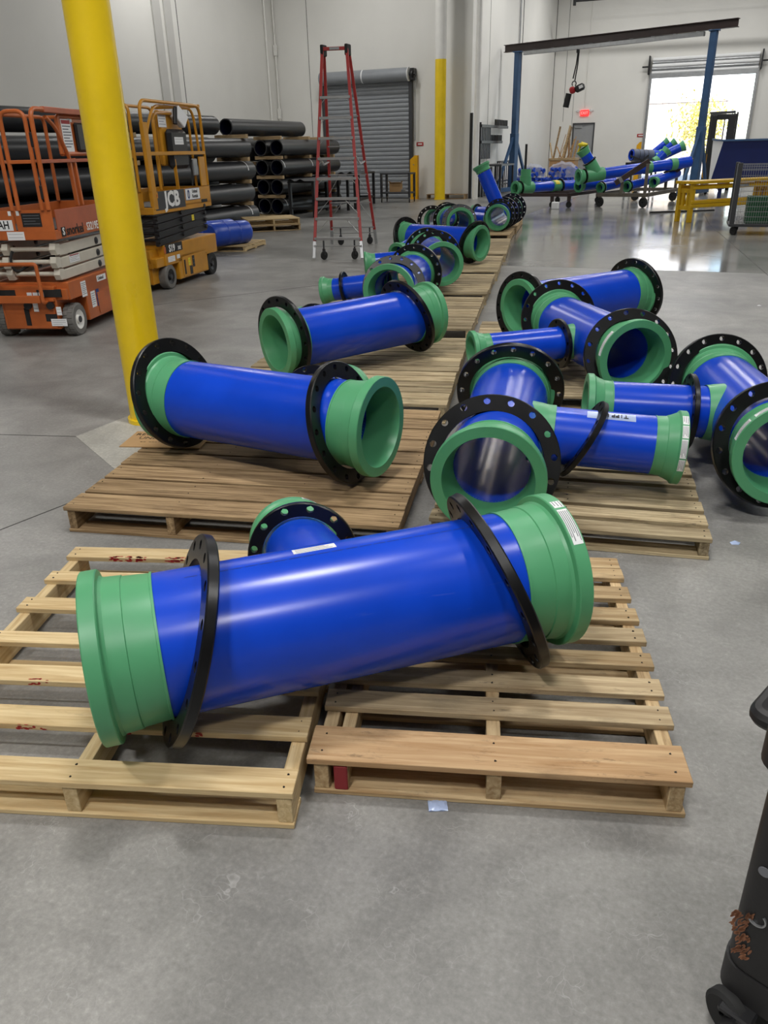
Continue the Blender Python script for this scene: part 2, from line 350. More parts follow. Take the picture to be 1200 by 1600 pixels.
# panel joints and pipework on the walls
n = 0
def trim(mb, mat='joint'):
    global n
    n += 1; return struct('trim_%d' % n, mb, mat)
trim(MB().bb(-14.70, -14.685, YD-.006, YD, 0, ZC)); trim(MB().bb(XR, XR+.006, 30.98, 31.0, 0, ZC)); trim(MB().bb(XR, XR+.012, 35.84, 35.9, 0, ZC))
trim(MB().bb(XR, XR+.02, YF-.02, YF, 0, ZC)); trim(MB().bb(-8.0, -7.985, YF-.006, YF, 2.7, ZC)); trim(MB().bb(XL, XL+.008, 23.0, 23.02, 0, ZC))
trim(MB().bb(XL, XL+.05, 21.80, 22.16, 2.4, ZC), 'strip'); trim(MB().bb(XL, XL+.05, 22.36, 22.70, 2.4, ZC), 'strip')
def wall_pipe(label, pts, r, mat, boxes=()):
    o = thing('wall_conduit', label, 'conduit', pts[0])
    mv = M.Translation(-V(pts[0])); MB().tube(pts, r).build('conduit_tube', mat, o, mv)
    for b in boxes: MB().box(b, (.12, .09, .34), .01).build('junction_box', mat, o, mv)
wall_pipe('thin white conduit up the wall corner with two small boxes', [(-15.98, 28.74, 2.3), (-15.98, 28.74, ZC)], .03, 'white', [(-15.98, 28.73, 2.95), (-15.98, 28.73, 5.0)])
wall_pipe('second conduit on the left wall just before the corner', [(XL+.05, 28.2, 2.3), (XL+.05, 28.2, ZC)], .035, 'white')
wall_pipe('thin conduit dropping to the red exit sign', [(-6.98, YF-.03, 3.3), (-6.98, YF-.03, ZC)], .018, 'wall')
wall_pipe('grey drop pipe on the return wall beside the blue gantry leg', [(XR+.05, 35.2, 1.9), (XR+.05, 35.2, ZC)], .03, 'steel', [(XR+.06, 35.2, 1.95)])
wall_pipe('dark fire sprinkler pipe crossing high above the hoist', [(-7.4, 40, 7.30), (XE, 40, 7.06)], .045, 'dark', [(-7.35, 40, 7.3)])
wall_pipe('thick round white pipe standing at the projecting wall corner', [(-8.30, 28.62, 0), (-8.30, 28.62, ZC)], .10, 'white')
o = tag(MB().bb(-8.56, -8.46, 28.66, 28.74, 0, 2.72, .004).build('steel_bar', 'dark'), 'long black steel bar leaning upright by the white corner pipe', 'steel bar')

# roll-up door, closed, in the back wall
d1 = thing('door_1', 'closed grey roll-up door with drum housing behind the red ladder', 'roll-up door', (-12.46, YD, 0)); d1['kind'] = 'structure'
x0, x1 = -1.62, 1.66
k = 0; z = .02; sl = None
while z < 3.72:
    if sl is None:
        m = MB(); pr = [(0, 0), (-.016, .018), (-.022, .06), (-.022, .085), (-.010, .125), (0, .138)]
        vs = [(x, y-.07, zz) for x in (x0, x1) for y, zz in pr]; q = len(pr)
        m.add(vs, [(i, i+1, q+i+1, q+i) for i in range(q-1)]); sl = m.mesh('slat', 'steel_d', 60)
    ob('slat', sl, d1, T(0, 0, z)); z += .141
for sx in (x0-.05, x1+.05): MB().bb(sx-.06, sx+.06, -.15, -.005, 0, 3.85, .004).build('guide_rail', 'charcoal', d1)
MB().cyl((x0-.05, -.26, 3.98), (x1+.04, -.26, 3.98), .21, 36).build('drum_housing', 'steel_d', d1)
MB().cyl((x1+.03, -.26, 3.98), (x1+.055, -.26, 3.98), .216, 36).build('housing_end_ring', 'sticker', d1)
MB().lathe([(-.02, .211), (-.02, .214), (.02, .214), (.02, .211)], frame((0, -.26, 3.98), (1, 0, 0)), 36).build('housing_band', 'sticker', d1)
MB().bb(x1+.10, x1+.24, -.30, -.02, 3.8, 4.16, .01).cyl((x1+.05, -.26, 3.98), (x1+.3, -.26, 3.98), .04, 12).cyl((x1+.17, -.26, 3.98), (x1+.21, -.26, 3.98), .13, 18).build('chain_bracket', 'dark', d1)
MB().tube([(x1+.22, -.2, 3.9), (x1+.20, -.16, 1.9)], .012, 6).tube([(x1+.28, -.2, 3.9), (x1+.25, -.16, 1.9)], .012, 6).build('pull_chain', 'steel', d1)
sg = thing('warning_sign', 'small red sign on the wall beside the closed roll-up door', 'sign', (-10.44, YD-.012, 1.80))
MB().bb(-.13, .13, -.006, .006, -.06, .06, .003).build('sign_plate', 'ink_r', sg); MB().bb(-.08, .08, -.009, -.006, -.02, .02).build('sign_print', 'ink_w', sg)
def bollard(label, x, y, h, sc=1.):
    b = thing('guard_rail_post', label, 'bollard', (x, y, 0)); b.scale = (sc, sc, 1)
    MB().prism([(-.14, 0), (.14, 0), (.14, h), (.03, h), (-.14, h-.14)], -.02, .02, M(((1, 0, 0, 0), (0, 0, -1, 0), (0, 1, 0, 0), (0, 0, 0, 1)))).build('guard_plate', 'yellow2', b)
    MB().bb(.10, .14, 0, .14, 0, h, .003).build('guard_flange', 'yellow2', b); MB().bb(-.17, .17, -.05, .16, 0, .012).build('base_plate', 'yellow2', b)
    for zz in (h-.3, .3): MB().cyl((0, -.02, zz), (0, -.032, zz), .02, 8).build('bolt', 'steel', b)
bollard('yellow guard post at the right edge of the closed roll-up door', -10.52, 28.42, 1.44)
bollard('yellow guard post left of the open bright doorway', -4.26, 42.2, 1.72, .75)
sg = thing('warning_sign', 'small red sign left of the open bright doorway', 'sign', (-4.26, YF-.012, 2.0))
MB().bb(-.17, .17, -.006, .006, -.07, .07, .003).build('sign_plate', 'ink_r', sg); MB().bb(-.11, .11, -.009, -.006, -.025, .025).build('sign_print', 'ink_w', sg)

# far roll-up door, rolled up
d2 = thing('door_2', 'open roll-up door in the far wall with daylight outside', 'roll-up door', (DX0, YF, 0)); d2['kind'] = 'structure'
wd = DX1-DX0
for i in range(5):
    zz = DZ+.02+i*.13
    MB().lathe([(0, .075), (wd+.05, .075)], frame((0, -.14-.05*sin(i), zz+.06), (1, 0, 0)), 14, False).build('slat', 'steel' if i % 2 else 'sticker', d2)
MB().bb(-.02, wd+.06, -.20, -.02, DZ-.16, DZ+.02, .01).build('bottom_bar', 'steel', d2)
for sx in (-.03, wd+.05): MB().bb(sx-.06, sx+.06, -.16, 0, 0, DZ+.1, .004).build('guide_rail', 'steel', d2)
for sx, sgn in ((-.14, -1), (wd+.16, 1)):
    MB().bb(sx-.03, sx+.03, -.38, -.02, DZ, DZ+.75, .01).cyl((sx, -.2, DZ+.32), (sx+sgn*.3, -.2, DZ+.32), .035, 10).build('drum_bracket', 'dark', d2)
# exit door
d3 = thing('door_3', 'grey steel exit door under the red exit sign', 'door', (ED0, YF, 0)); d3['kind'] = 'structure'
we = ED1-ED0
MB().bb(0, .06, -.02, .2, 0, EDZ).bb(we-.06, we, -.02, .2, 0, EDZ).bb(.06, we-.06, -.02, .2, EDZ-.06, EDZ).build('door_frame', 'charcoal', d3)
MB().bb(.06, we-.06, .03, .08, .01, EDZ-.06, .004).build('door_leaf', 'door_g', d3)
MB().bb(.12, .46, -.02, .03, EDZ-.22, EDZ-.13, .005).bar((.4, -.01, EDZ-.12), (.8, .02, EDZ-.09), .03, .012).build('door_closer', 'steel', d3)
MB().bb(.2, we-.12, -.03, .03, 1.02, 1.1, .008).cyl((we-.17, .03, 1.15), (we-.17, -.05, 1.15), .06, 12).build('push_bar', 'steel', d3)
ex = thing('exit_sign', 'small red illuminated EXIT sign above the grey door', 'sign', (-6.97, YF-.05, 3.02))
MB().bb(-.2, .2, -.03, .05, -.11, .15, .01).build('sign_case', 'exitred', ex); text('EXIT', .17, 'ink_w', ex, T(0, -.032, .02) @ FACE_FRONT, bold=.002)
for sx in (-.3, .3): MB().cyl((sx, 0, .14), (sx, -.07, .12), .05, 12, .06).bb(sx-.12, sx+.12, 0, .03, .11, .14).build('emergency_lamp', 'sticker', ex)

# yard outside
struct('yard_ground', MB().bb(-30, 34, YF+.25, 92, -.3, -.01), 'asphalt')
o = MB().bb(-12, -.9, 62, 62.3, 0, 4.1).bb(-12.05, -.85, 61.95, 62.35, 4.1, 4.22).build('block_wall', 'block'); tag(o, 'pale concrete block wall outside the open doorway', 'wall')
bd = thing('building', 'pale building in full sun beyond the block wall', 'building', (-7, 74, 0))
MB().bb(-9, 6.3, 0, 8, 0, 9.2).build('facade', 'sticker', bd); MB().bb(-9.1, 6.4, -.1, .1, 9.0, 9.35).build('parapet', 'steel', bd)
def tree(label, x, y, h, r, n_, nm='yellow_tree'):
    t = thing(nm, label, 'tree', (x, y, 0)); MB().cyl((0, 0, 0), (.1, 0, h*.6), .12, 10, .06).build('trunk', 'w_old', t)
    m = MB()
    for i in range(n_):
        p = V((rng.gauss(0, r*.45), rng.gauss(0, r*.45), h*.62+rng.gauss(0, h*.17))); a = V((rng.uniform(-1, 1), rng.uniform(-1, 1), rng.uniform(-1, 1))).normalized(); b = a.orthogonal().normalized()
        m.add([p-a*.14, p+b*.06, p+a*.14, p-b*.06], [(0, 1, 2, 3)])
    stuff(m.build('foliage', 'leaf', t))
tree('dry yellow tree outside, left of the blue gantry leg', -2.2, 57, 4.2, 1.6, 900); tree('yellow shrub outside, right of the forklift mast', 2.6, 58, 3.4, 1.3, 700, 'yellow_shrub')

# ------------------------------------------------------------------ columns
def column(label, x, y, r, z_split, h=ZC):
    c = thing('column', label, 'column', (x, y, 0))
    MB().cyl((0, 0, 0), (0, 0, z_split), r, 56).build('painted_shaft', 'yellow', c)
    if z_split < h: MB().cyl((0, 0, z_split), (0, 0, h), r, 56).build('white_shaft', 'white', c)['label'] = 'white upper part of the column'
    MB().cyl((0, 0, 0), (0, 0, .03), r+.018, 40).build('base_collar', 'yellow', c)
column('glossy yellow round steel column in the left foreground', -3.42, 4.06, .127, ZC)
column('yellow round column with white top, far in the middle', -9.47, 28.2, .185, 4.32)

# ------------------------------------------------------------------ pallets
BM = {}
def board_mesh(name, L, w, t, mat, bev=.0018):
    key = (name, round(L, 3), round(w, 3), round(t, 3), mat)
    if key not in BM: BM[key] = MB().box((0, 0, 0), (L, w, t), bev).mesh(name, mat)
    return BM[key]
def pallet(label, x, y, ang, W, D, boards, mat='w_mid', z0=0., smat=None, st=None, bot=None, group=None, th=.02, h=.125, over=(0, 0), fmat=None, nails=True, name='wooden_pallet'):
    p = thing(name, label, 'pallet', (x, y, z0), rad(ang), group)
    smat = smat or mat; sh = h-th-.016
    for i, b in enumerate(boards):
        v0, v1 = b[0], b[1]; u0, u1 = (b[2], b[3]) if len(b) > 2 else (rng.uniform(-.006, .004), W+rng.uniform(-.004, .006))
        bm_ = fmat if (i == 0 and fmat) else (b[4] if len(b) > 4 else mat)
        me = board_mesh('deck_board', round((u1-u0)*100)/100, v1-v0, th, bm_)
        ob('deck_board', me, p, T((u0+u1)/2, (v0+v1)/2, h-th/2+rng.uniform(-.001, .001), rng.uniform(-.003, .003)))
    for u in (st or (.03, W/2, W-.03)):
        ob('stringer', board_mesh('stringer', D-.01, .04, sh, smat), p, T(u, D/2, .016+sh/2, pi/2))
    for v, w in (bot or ((.05, .1), (D*.5, .1), (D-.05, .1))):
        ob('bottom_board', board_mesh('bottom_board', W-.01, w, .016, smat), p, T(W/2, v, .008))
    if nails:
        m = MB()
        for b in boards:
            for u in (st or (.03, W/2, W-.03)):
                for f in (.25, .75): m.cyl((u+rng.uniform(-.006, .006), b[0]+(b[1]-b[0])*f, h-.002), (u, b[0]+(b[1]-b[0])*f, h+.0009), .003, 7)
        stuff(m.build('nails', 'nail', p))
    return p
p1 = pallet('pale pallet with wide front board under the near pipe, right of its pair', -.839, 1.425, 15.9, 1.01, 1.222,
            [(0, .138, -.012, 1.012), (.221, .305, 0, 1.01, 'w_ash'), (.354, .437, 0, 1.012, 'w_ash'), (.499, .574), (.636, .718, .0, 1.014, 'w_ash'), (.762, .848), (.909, .997), (1.059, 1.134), (1.139, 1.222)], 'w_mid',
            st=(.028, .50, .975), bot=((.07, .14), (.36, .09), (.62, .09), (.88, .09), (1.16, .1)), fmat='w_front')
ob('repair_block', board_mesh('repair_block', .5, .038, .085, 'w_mid'), p1, T(.082, .26, .06, pi/2)); MB().bb(.063, .101, .002, .010, .016, .10, .003).build('red_block_end', 'w_red', p1)['label'] = 'red painted block end'
c17 = rad(17.27); ox, oy = -.820-1.2*cos(c17), 1.294-1.2*sin(c17)
p2 = pallet('new pale pallet with red dye marks, at the bottom left', ox, oy, 17.27, 1.2, 1.325,
            [(0, .090), (.214, .301), (.417, .502), (.622, .690), (.835, .917), (1.042, 1.117), (1.235, 1.325)], 'w_new', st=(.03, .59, 1.172), bot=((.05, .1), (.62, .1), (1.27, .1)))
m = MB(); r5 = random.Random(9)
for v, us in ((.2138, (.35, .40, .62, .66, .9, .93)), (1.2348, (.2, .23, .26, .29, .32, .34, .45, .47, .49, .60, .62, .75)), (.4168, (.72, .3)), (.6218, (.5, .52))):
    for u in us:
        w_ = r5.uniform(.012, .03)
        for k in range(5):
            cu, cz = u+r5.uniform(-w_, w_), r5.uniform(.110, .121); a, b = r5.uniform(.004, .012), r5.uniform(.002, .005)
            m.add([(cu+a*cos(q*pi/3), v-.0005, cz+b*sin(q*pi/3)) for q in range(6)], [tuple(range(6))])
            cy = v+r5.uniform(.002, .012); m.add([(cu+a*cos(q*pi/3), cy+b*sin(q*pi/3), .1254) for q in range(6)], [tuple(range(6))])
stuff(m.build('red_dye', 'red_stain', p2))['label'] = 'red dye marks on the board edges'
pallet('large weathered pallet under the second pipe by the yellow column', -2.699, 2.4995, 11.87, 1.60, 1.70, [(i*.19, i*.19+.168) for i in range(9)], 'w_old', st=(.03, .53, 1.06, 1.57), fmat='w_old', h=.13)
def row_pallet(label, rx, ry, ang, W, D, z0=0., mat='w_gray', pitch=.142, bw=.116, h=.13):
    a = rad(ang); k = int(D/pitch)
    return pallet(label, rx-W*cos(a), ry-W*sin(a), ang, W, D, [(i*pitch, i*pitch+bw*rng.uniform(.9, 1.1)) for i in range(k)], mat, z0, h=h, st=(.03, W*.34, W*.67, W-.03), nails=False)
row_pallet('weathered pallet under the third pipe, next behind the column', -1.489, 4.597, 12.4, 1.6, 2.02)
row_pallet('weathered pallet third along the long row of pipes', -2.0, 6.883, 11.6, 1.6, 1.78)
row_pallet('weathered pallet fourth along the long row of pipes', -2.37, 8.75, 11.4, 1.6, 1.62)
row_pallet('weathered pallet fifth along the long row of pipes', -2.70, 10.5, 12, 1.6, 1.75)
row_pallet('weathered pallet sixth along the long row of pipes', -3.07, 12.4, 12, 1.6, 2.3)
row_pallet('brown pallet with a dark edge under the stack of far rings', -3.67, 15.05, 10, 1.25, 1.55, mat='w_mid', h=.15)
row_pallet('last brown pallet behind the stack of far rings', -3.93, 16.7, 10, 1.25, 2.3, mat='w_mid', h=.15)
pallet('striped grey pallet at the front of the right-hand group', -1.058, 3.032, 9.24, 1.222, 1.01, [(i*.146, i*.146+.106) for i in range(7)], 'w_gray', h=.100, fmat='w_gray')
a12 = rad(12.5)
for lab, d in (('pallet under the tees in the middle of the right-hand group', 0), ('pallet at the back of the right-hand group', 1.24)):
    pallet(lab, -1.50-d*sin(a12), 4.96+d*cos(a12), 12.5, 1.25, 1.22, [(i*.136, i*.136+.118) for i in range(9)], 'w_gray', h=.108, nails=False)
pallet('dark flat pallet on the floor behind the far column', -10.05, 28.42, 0, 1.45, .36, [(i*.12, i*.12+.1) for i in range(3)], 'w_old', h=.16, nails=False)
for i, lab in enumerate(('lower pallet of the pair on the floor left of the ladder', 'upper pallet of the pair, left of the ladder')):
    pallet(lab, -9.98, 16.1, 38+i*2, 1.22, 1.1, [(k*.122, k*.122+.09) for k in range(9)], 'w_new' if i else 'w_mid', z0=i*.132, h=.13, nails=False)

# ------------------------------------------------------------------ pipe pieces
SZ = {16: (.2032, .240, .2985, .226, .270, .0152, 16, .032, .185), 10: (.1365, .172, .2032, .152, .181, .0135, 12, .028, .135), 8: (.1095, .139, .1715, .124, .149, .0125, 8, .027, .13)}
def ring_mesh(k):
    _, _, ro, bore, bc, rh, n, t, _ = SZ[k]; m = MB(); h = pi/n; ch = .004; re = ro-ch
    for i in range(n):
        th = 2*pi*i/n; bd = [(re, th-h+j*h/2) for j in range(5)]+[(re+(bore-re)*j/4, th+h) for j in (1, 2, 3)]
        bd += [(bore, th+h-j*h/2) for j in range(5)]+[(bore+(re-bore)*j/4, th-h) for j in (1, 2, 3)]
        bp = [(r*sin(a), r*cos(a)) for r, a in bd]; cc = (bc*sin(th), bc*cos(th)); hp = []
        for q in bp:
            d = math.hypot(q[0]-cc[0], q[1]-cc[1]); hp.append((cc[0]+rh*(q[0]-cc[0])/d, cc[1]+rh*(q[1]-cc[1])/d))
        vs = [(x, *p) for x in (-t/2, t/2) for p in bp+hp]; K = 16; fs = []
        for j in range(K):
            q = (j+1) % K
            fs += [(j, q, K+q, K+j), (2*K+q, 2*K+j, 3*K+j, 3*K+q), (K+j, K+q, 3*K+q, 3*K+j)]
        m.add(vs, fs)
    m.lathe([(-t/2, re), (-t/2+ch, ro), (t/2-ch, ro), (t/2, re)], None, 4*n, False); m.lathe([(t/2, bore), (-t/2, bore)], None, 4*n, False)
    return m.mesh('backing_ring', 'black', 30)
def adapter_mesh(k, n=72):
    rp, rf, L = SZ[k][0], SZ[k][1], SZ[k][8]; s = rp/.2032; rm = .045*s**.6
    pr = [(0, rf-.003), (.003, rf), (rm-.003, rf), (rm, rf-.003), (rm+.003, rp*1.085), (rm+.012, rp*1.06), (L*.56, rp*1.045), (L*.572, rp*1.028), (L*.6, rp*1.028), (L*.96, rp*1.006), (L*.965, rp*1.022), (L, rp*1.022),
          (L, rp*.82), (L*.62, rp*.835), (.012, rp*.93), (0, rp*.95)]
    if k != 16: pr[4:9] = [(rm+.004, rp*1.19), (rm+.03, rp*1.10), (L*.62, rp*1.05), (L*.64, rp*1.03), (L*.7, rp*1.025)]
    return MB().lathe(pr, None, n).mesh('flange_adapter', 'green', 24)
RM = {k: ring_mesh(k) for k in SZ}; AM = {k: adapter_mesh(k) for k in SZ}; PM = {}
def pipe_mesh(k, L, mat='blue', nm='main_pipe'):
    key = (k, round(L, 2), mat, nm)
    if key not in PM:
        r = SZ[k][0]; PM[key] = MB().lathe([(0, r*.82), (0, r), (L, r), (L, r*.82)], None, 96 if k == 16 else 56).mesh(nm, mat, 40)
    return PM[key]
def sticker(par, fr, r, x0, x1, a0, a1, bars=5, along=False):
    """a curved paper label on a round surface, with printed lines"""
    o = MB().lathe([(x0, r+.0005), (x1, r+.0005)], fr, 14, False, a0, a1).build('sticker', 'sticker', par)
    m = MB(); w = x1-x0; d = a1-a0
    for i in range(bars):
        if along: f = (i+.6)/(bars+.2); m.lathe([(x0+w*.06, r+.0009), (x1-w*.08*(1+i % 3), r+.0009)], fr, 2, False, a0+d*f-d*.05, a0+d*f+d*.03)
        else: f = (i+.6)/(bars+.2); m.lathe([(x0+w*f-w*.05, r+.0009), (x0+w*f+w*.04, r+.0009)], fr, 8, False, a0+d*.06, a1-d*(.08+.1*(i % 3)))
    m.build('label_print', 'ink_g', o); return o
def spool(label, A, B, rings, br=None, k=16, name='pipe_tee', group=None, dz=0.):
    up_ = V((0, 0, dz)); A, B = V(A)+up_, V(B)+up_; rings = [(V(c)+up_, m) for c, m in rings]; L = (B-A).length; nn = (B-A).normalized(); base = V(((A+B).x/2, (A+B).y/2, min(A.z, B.z)-SZ[k][1]))
    t = thing(name, label, 'pipe fitting', base, 0, group); mv = M.Translation(-base); La = SZ[k][8]
    fA, fB = mv @ frame(A, nn), mv @ frame(B, -nn)
    ob('main_pipe', pipe_mesh(k, L-2*La+.02), t, fA @ M.Translation((La-.01, 0, 0)))
    ob('flange_adapter', AM[k], t, fA); ob('flange_adapter', AM[k], t, fB)
    for i, (c, m) in enumerate(rings): ob('backing_ring', RM[k], t, mv @ frame(c, m) @ M.Rotation(.13*(i+1)+L*7, 4, 'X'))
    if br:
        kb = br['k']; el = rad(br['el']); p = V((0, 0, 1)).cross(nn).normalized()*br.get('sd', 1); u = nn.cross(p); u = u if u.z > 0 else -u
        d = p*cos(el)+u*sin(el); Mi = A+nn*br.get('t', L/2); Lb = br.get('L', .84); rb = SZ[kb][0]; lb = SZ[kb][8]; r0 = SZ[k][0]
        fb = mv @ frame(Mi, d)
        ob('branch_pipe', pipe_mesh(kb, Lb-lb-r0+.03, 'blue', 'branch_pipe'), t, fb @ M.Translation((r0-.02, 0, 0)))
        ob('flange_adapter', AM[kb], t, mv @ frame(Mi+d*Lb, -d))
        if br.get('saddle', 1):
            Ls = r0+br.get('ls', .13); pr = [(r0*.66, rb*1.13), (r0*.9, rb*1.09), (r0+.0, rb*1.06), (r0+.02, rb*1.045), (Ls-.006, rb*1.05), (Ls, rb*1.045), (Ls, rb*.99), (r0*.66, rb*.99)]
            MB().lathe(pr, fb, 56).build('saddle_fitting', 'green', t, None, 24)
        for s, q in br.get('rings', ()):
            ta, tb = q; m = (d+nn*ta-V((0, 0, 1))*tb).normalized(); ob('backing_ring', RM[kb], t, mv @ frame(Mi+d*s-V((0, 0, .006)), m) @ M.Rotation(.2, 4, 'X'))
        t['_b'] = 0; del t['_b']
        return t, fA, fB, fb, mv @ frame(Mi+d*Lb, -d), t
    return t, fA, fB, None, None, t

# front piece, across the two nearest pallets
t, fA, fB, fb, fe, _ = spool('large blue tee across the two nearest pallets, two loose tilted black rings', (-1.423, 1.311, .384), (-.346, 2.201, .408),
    [((-1.231, 1.477, .388), (.738, .591, -.327)), ((-.499, 2.066, .404), (.739, .566, .366))], dict(k=10, el=-11.2, t=.70, L=.842, saddle=0, rings=[(.62, (.24, 0))]))
RF = SZ[16][1]; RPIPE = SZ[16][0]
sticker(t, fB, RF, .006, .038, .05, .20, 3); sticker(t, fB, RF, .006, .038, .24, .78, 5)
sticker(t, fe, SZ[10][1], .004, .032, .3, .95, 4)
sticker(t, fA, RPIPE, .575, .700, .06, .24, 3, True)
m = MB()
x = .27
while x < 1.16:
    m.lathe([(x, RPIPE+.0006), (x+.035, RPIPE+.0006)], fA, 1, False, -.056, -.048)
    x += .041
stuff(m.build('printed_dash_line', 'ink', t))
t, fA, fB, fb, fe, _ = spool('large blue tee lying beside the near yellow column, green mouth facing right', (-2.709, 3.361, .429), (-1.368, 3.233, .432),
    [((-2.628, 3.364, .449), (.954, -.128, .270)), ((-1.575, 3.257, .426), (.962, -.063, .265))], dict(k=10, el=-9, rings=[(.45, (-.1, .12))]))
sticker(t, fe, SZ[10][1], .004, .032, -.75, -.15, 3)
t, fA, fB, fb, fe, _ = spool('third large blue tee along the long row, green mouth facing left', (-2.815, 4.757, .398), (-2.063, 5.913, .437),
    [((-2.773, 4.823, .416), (.423, .905, .047)), ((-2.182, 5.727, .434), (.478, .813, .333))], dict(k=8, el=-7, rings=[(.66, (.1, .05))]), dz=.012)
t, fA, fB, fb, fe, _ = spool('blue tee in the long row with short branch left, in front of the ladder foot', (-2.990, 8.106, .418), (-2.751, 6.745, .447),
    [((-2.987, 8.085, .420), (.051, -.998, -.047)), ((-2.795, 6.995, .443), (.322, -.863, .390))], dict(k=8, el=-7, sd=-1, rings=[(.60, (0, .05))]), dz=.008)
sticker(t, fe, SZ[8][1], .004, .028, .1, .8, 3); sticker(t, fe, SZ[8][0]*1.06, .05, .09, .3, .6, 3)
t, fA, fB, fb, fe, _ = spool('fifth blue tee along the long row, its mouth just behind two black rings', (-3.489, 9.878, .425), (-2.864, 8.646, .446),
    [((-3.499, 9.899, .425), (.593, -.802, -.074)), ((-3.128, 9.178, .461), (.243, -.968, .057))], dict(k=8, el=-3, sd=-1), dz=.004)
t, fA, fB, fb, fe, _ = spool('blue tee lying crosswise far along the row, mouth facing right', (-4.420, 11.460, .463), (-3.098, 11.063, .447),
    [((-4.327, 11.433, .467), (.888, -.374, .268)), ((-3.213, 11.097, .455), (.862, -.433, -.262))], dict(k=10, el=-12, sd=-1, L=.72, t=.45), dz=-.03)
sticker(t, fB, RF, .006, .038, -1.6, -.5, 3); sticker(t, fA, RPIPE, .62, .78, -.1, .12, 3)
spool('leftmost far blue tee, just right of the ladder, before the far column', (-5.528, 16.976, .397), (-5.322, 15.611, .432),
    [((-5.521, 16.931, .398), (.113, -.993, -.026)), ((-5.356, 15.5, .425), (.16, -.985, -.05))], None, dz=-.097)
spool('far blue tee between the leftmost far tee and the upright branch', (-4.774, 14.778, .389), (-4.168, 13.540, .445),
    [((-4.788, 14.808, .387), (.418, -.882, -.216)), ((-4.227, 13.659, .447), (.226, -.889, .398))], None, dz=.034)
# the far stack of rings with an upright branch
t, fA, fB, fb, fe, _ = spool('far blue tee with its branch standing up, ringed by many black flanges', (-4.084, 16.900, .472), (-4.041, 15.496, .408),
    [((-4.084, 16.82, .477), (.004, -.999, .04)), ((-4.07, 16.4, .46), (.05, -.99, .1)), ((-4.06, 16.05, .45), (.04, -.99, -.06)), ((-4.05, 15.7, .44), (.06, -.99, .05))], None)
mv = M.Translation(-V(t.location)); d = (V((-4.52, 15.95, 1.32))-V((-4.1, 16.0, .45))).normalized(); P0 = V((-4.1, 16.0, .45)); Lb = .98
ob('branch_pipe', pipe_mesh(10, Lb-.17-.16, 'blue', 'branch_pipe'), t, mv @ frame(P0+d*.18, d)); ob('flange_adapter', AM[10], t, mv @ frame(P0+d*Lb, -d))
MB().lathe([(0, .226), (0, .232), (.12, .232), (.12, .226)], mv @ frame((-4.058, 15.88, .435), (.02, -1, -.03)), 56).build('bright_collar', 'brushed', t)
spool('small blue pipe with black ring behind the far stack of flanges, upper', (-5.30, 18.2, .325), (-4.15, 17.6, .325), [((-5.2, 18.15, .32), (.88, -.46, .05))], None, 8, 'pipe_spool')
spool('small blue pipe behind the far stack of flanges, lower and nearer', (-5.05, 17.0, .30), (-4.45, 16.6, .30), [], None, 8, 'pipe_spool')
# right-hand group
t, fA, fB, fb, fe, _ = spool('rearmost blue tee of the right group, black ring at its right end', (-1.480, 6.465, .434), (-.635, 7.555, .444),
    [((-1.460, 6.49, .434), (.56, .82, -.04)), ((-.667, 7.512, .445), (.509, .842, .177))], None, 16, 'pipe_spool', dz=-.026)
t, fA, fB, fb, fe, _ = spool('right group tee with two wide black rings and its branch pointing left', (-1.130, 6.241, .380), (-.393, 5.074, .400),
    [((-1.091, 6.184, .400), (.458, -.847, .270)), ((-.437, 5.145, .400), (.351, -.853, .387))], dict(k=8, el=-2, sd=-1, L=.90, t=.76, ls=.0, rings=[(.265, (.12, .0))]))
sticker(t, fB, RF, .006, .036, .75, 1.45, 3); sticker(t, fe, SZ[8][0]*1.06, .05, .085, .0, .35, 3)
t, fA, fB, fb, fe, _ = spool('tee on the striped grey pallet, branch to the right with tilted loose ring', (-.981, 4.231, .365), (-.747, 2.871, .375),
    [((-.982, 4.192, .377), (.218, -.931, -.294)), ((-.796, 3.113, .365), (.248, -.882, .402))], dict(k=10, el=-3, t=.70, ls=.045, rings=[(.385, (.0, .50))]), dz=.006)
for q0, q1, kq in ((.25, .58, 3), (.62, .98, 4), (1.02, 1.52, 5), (1.56, 1.9, 4)): sticker(t, fe, SZ[10][1], .004, .031, q0, q1, kq)
r10 = SZ[10][0]; MB().lathe([(.39, r10+.0006), (.61, r10+.0006)], fb, 6, False, -.46, -.04).build('tape_label', 'film', t)['label'] = 'pale tape strip with handwriting'
text('T1PP L4', .036, 'ink', t, fb @ M.Translation((.515, (r10+.0035)*sin(-.25), (r10+.0035)*cos(-.25))) @ M.Rotation(.25, 4, 'X') @ M.Rotation(pi, 4, 'Z'), 'handwriting', bold=.0004)
t, fA, fB, fb, fe, _ = spool('tee on the bare floor at the right edge, branch pointing left', (.086, 5.049, .293), (.415, 3.710, .337),
    [((.100, 4.994, .299), (.369, -.889, .270)), ((.376, 3.870, .331), (.293, -.881, .372))], dict(k=10, el=2, sd=-1, t=.70, ls=.01, rings=[(.30, (.0, .0))]))
sticker(t, fB, RF, .006, .036, .35, .75, 4); sticker(t, fB, RF, .006, .036, .85, 1.3, 4)

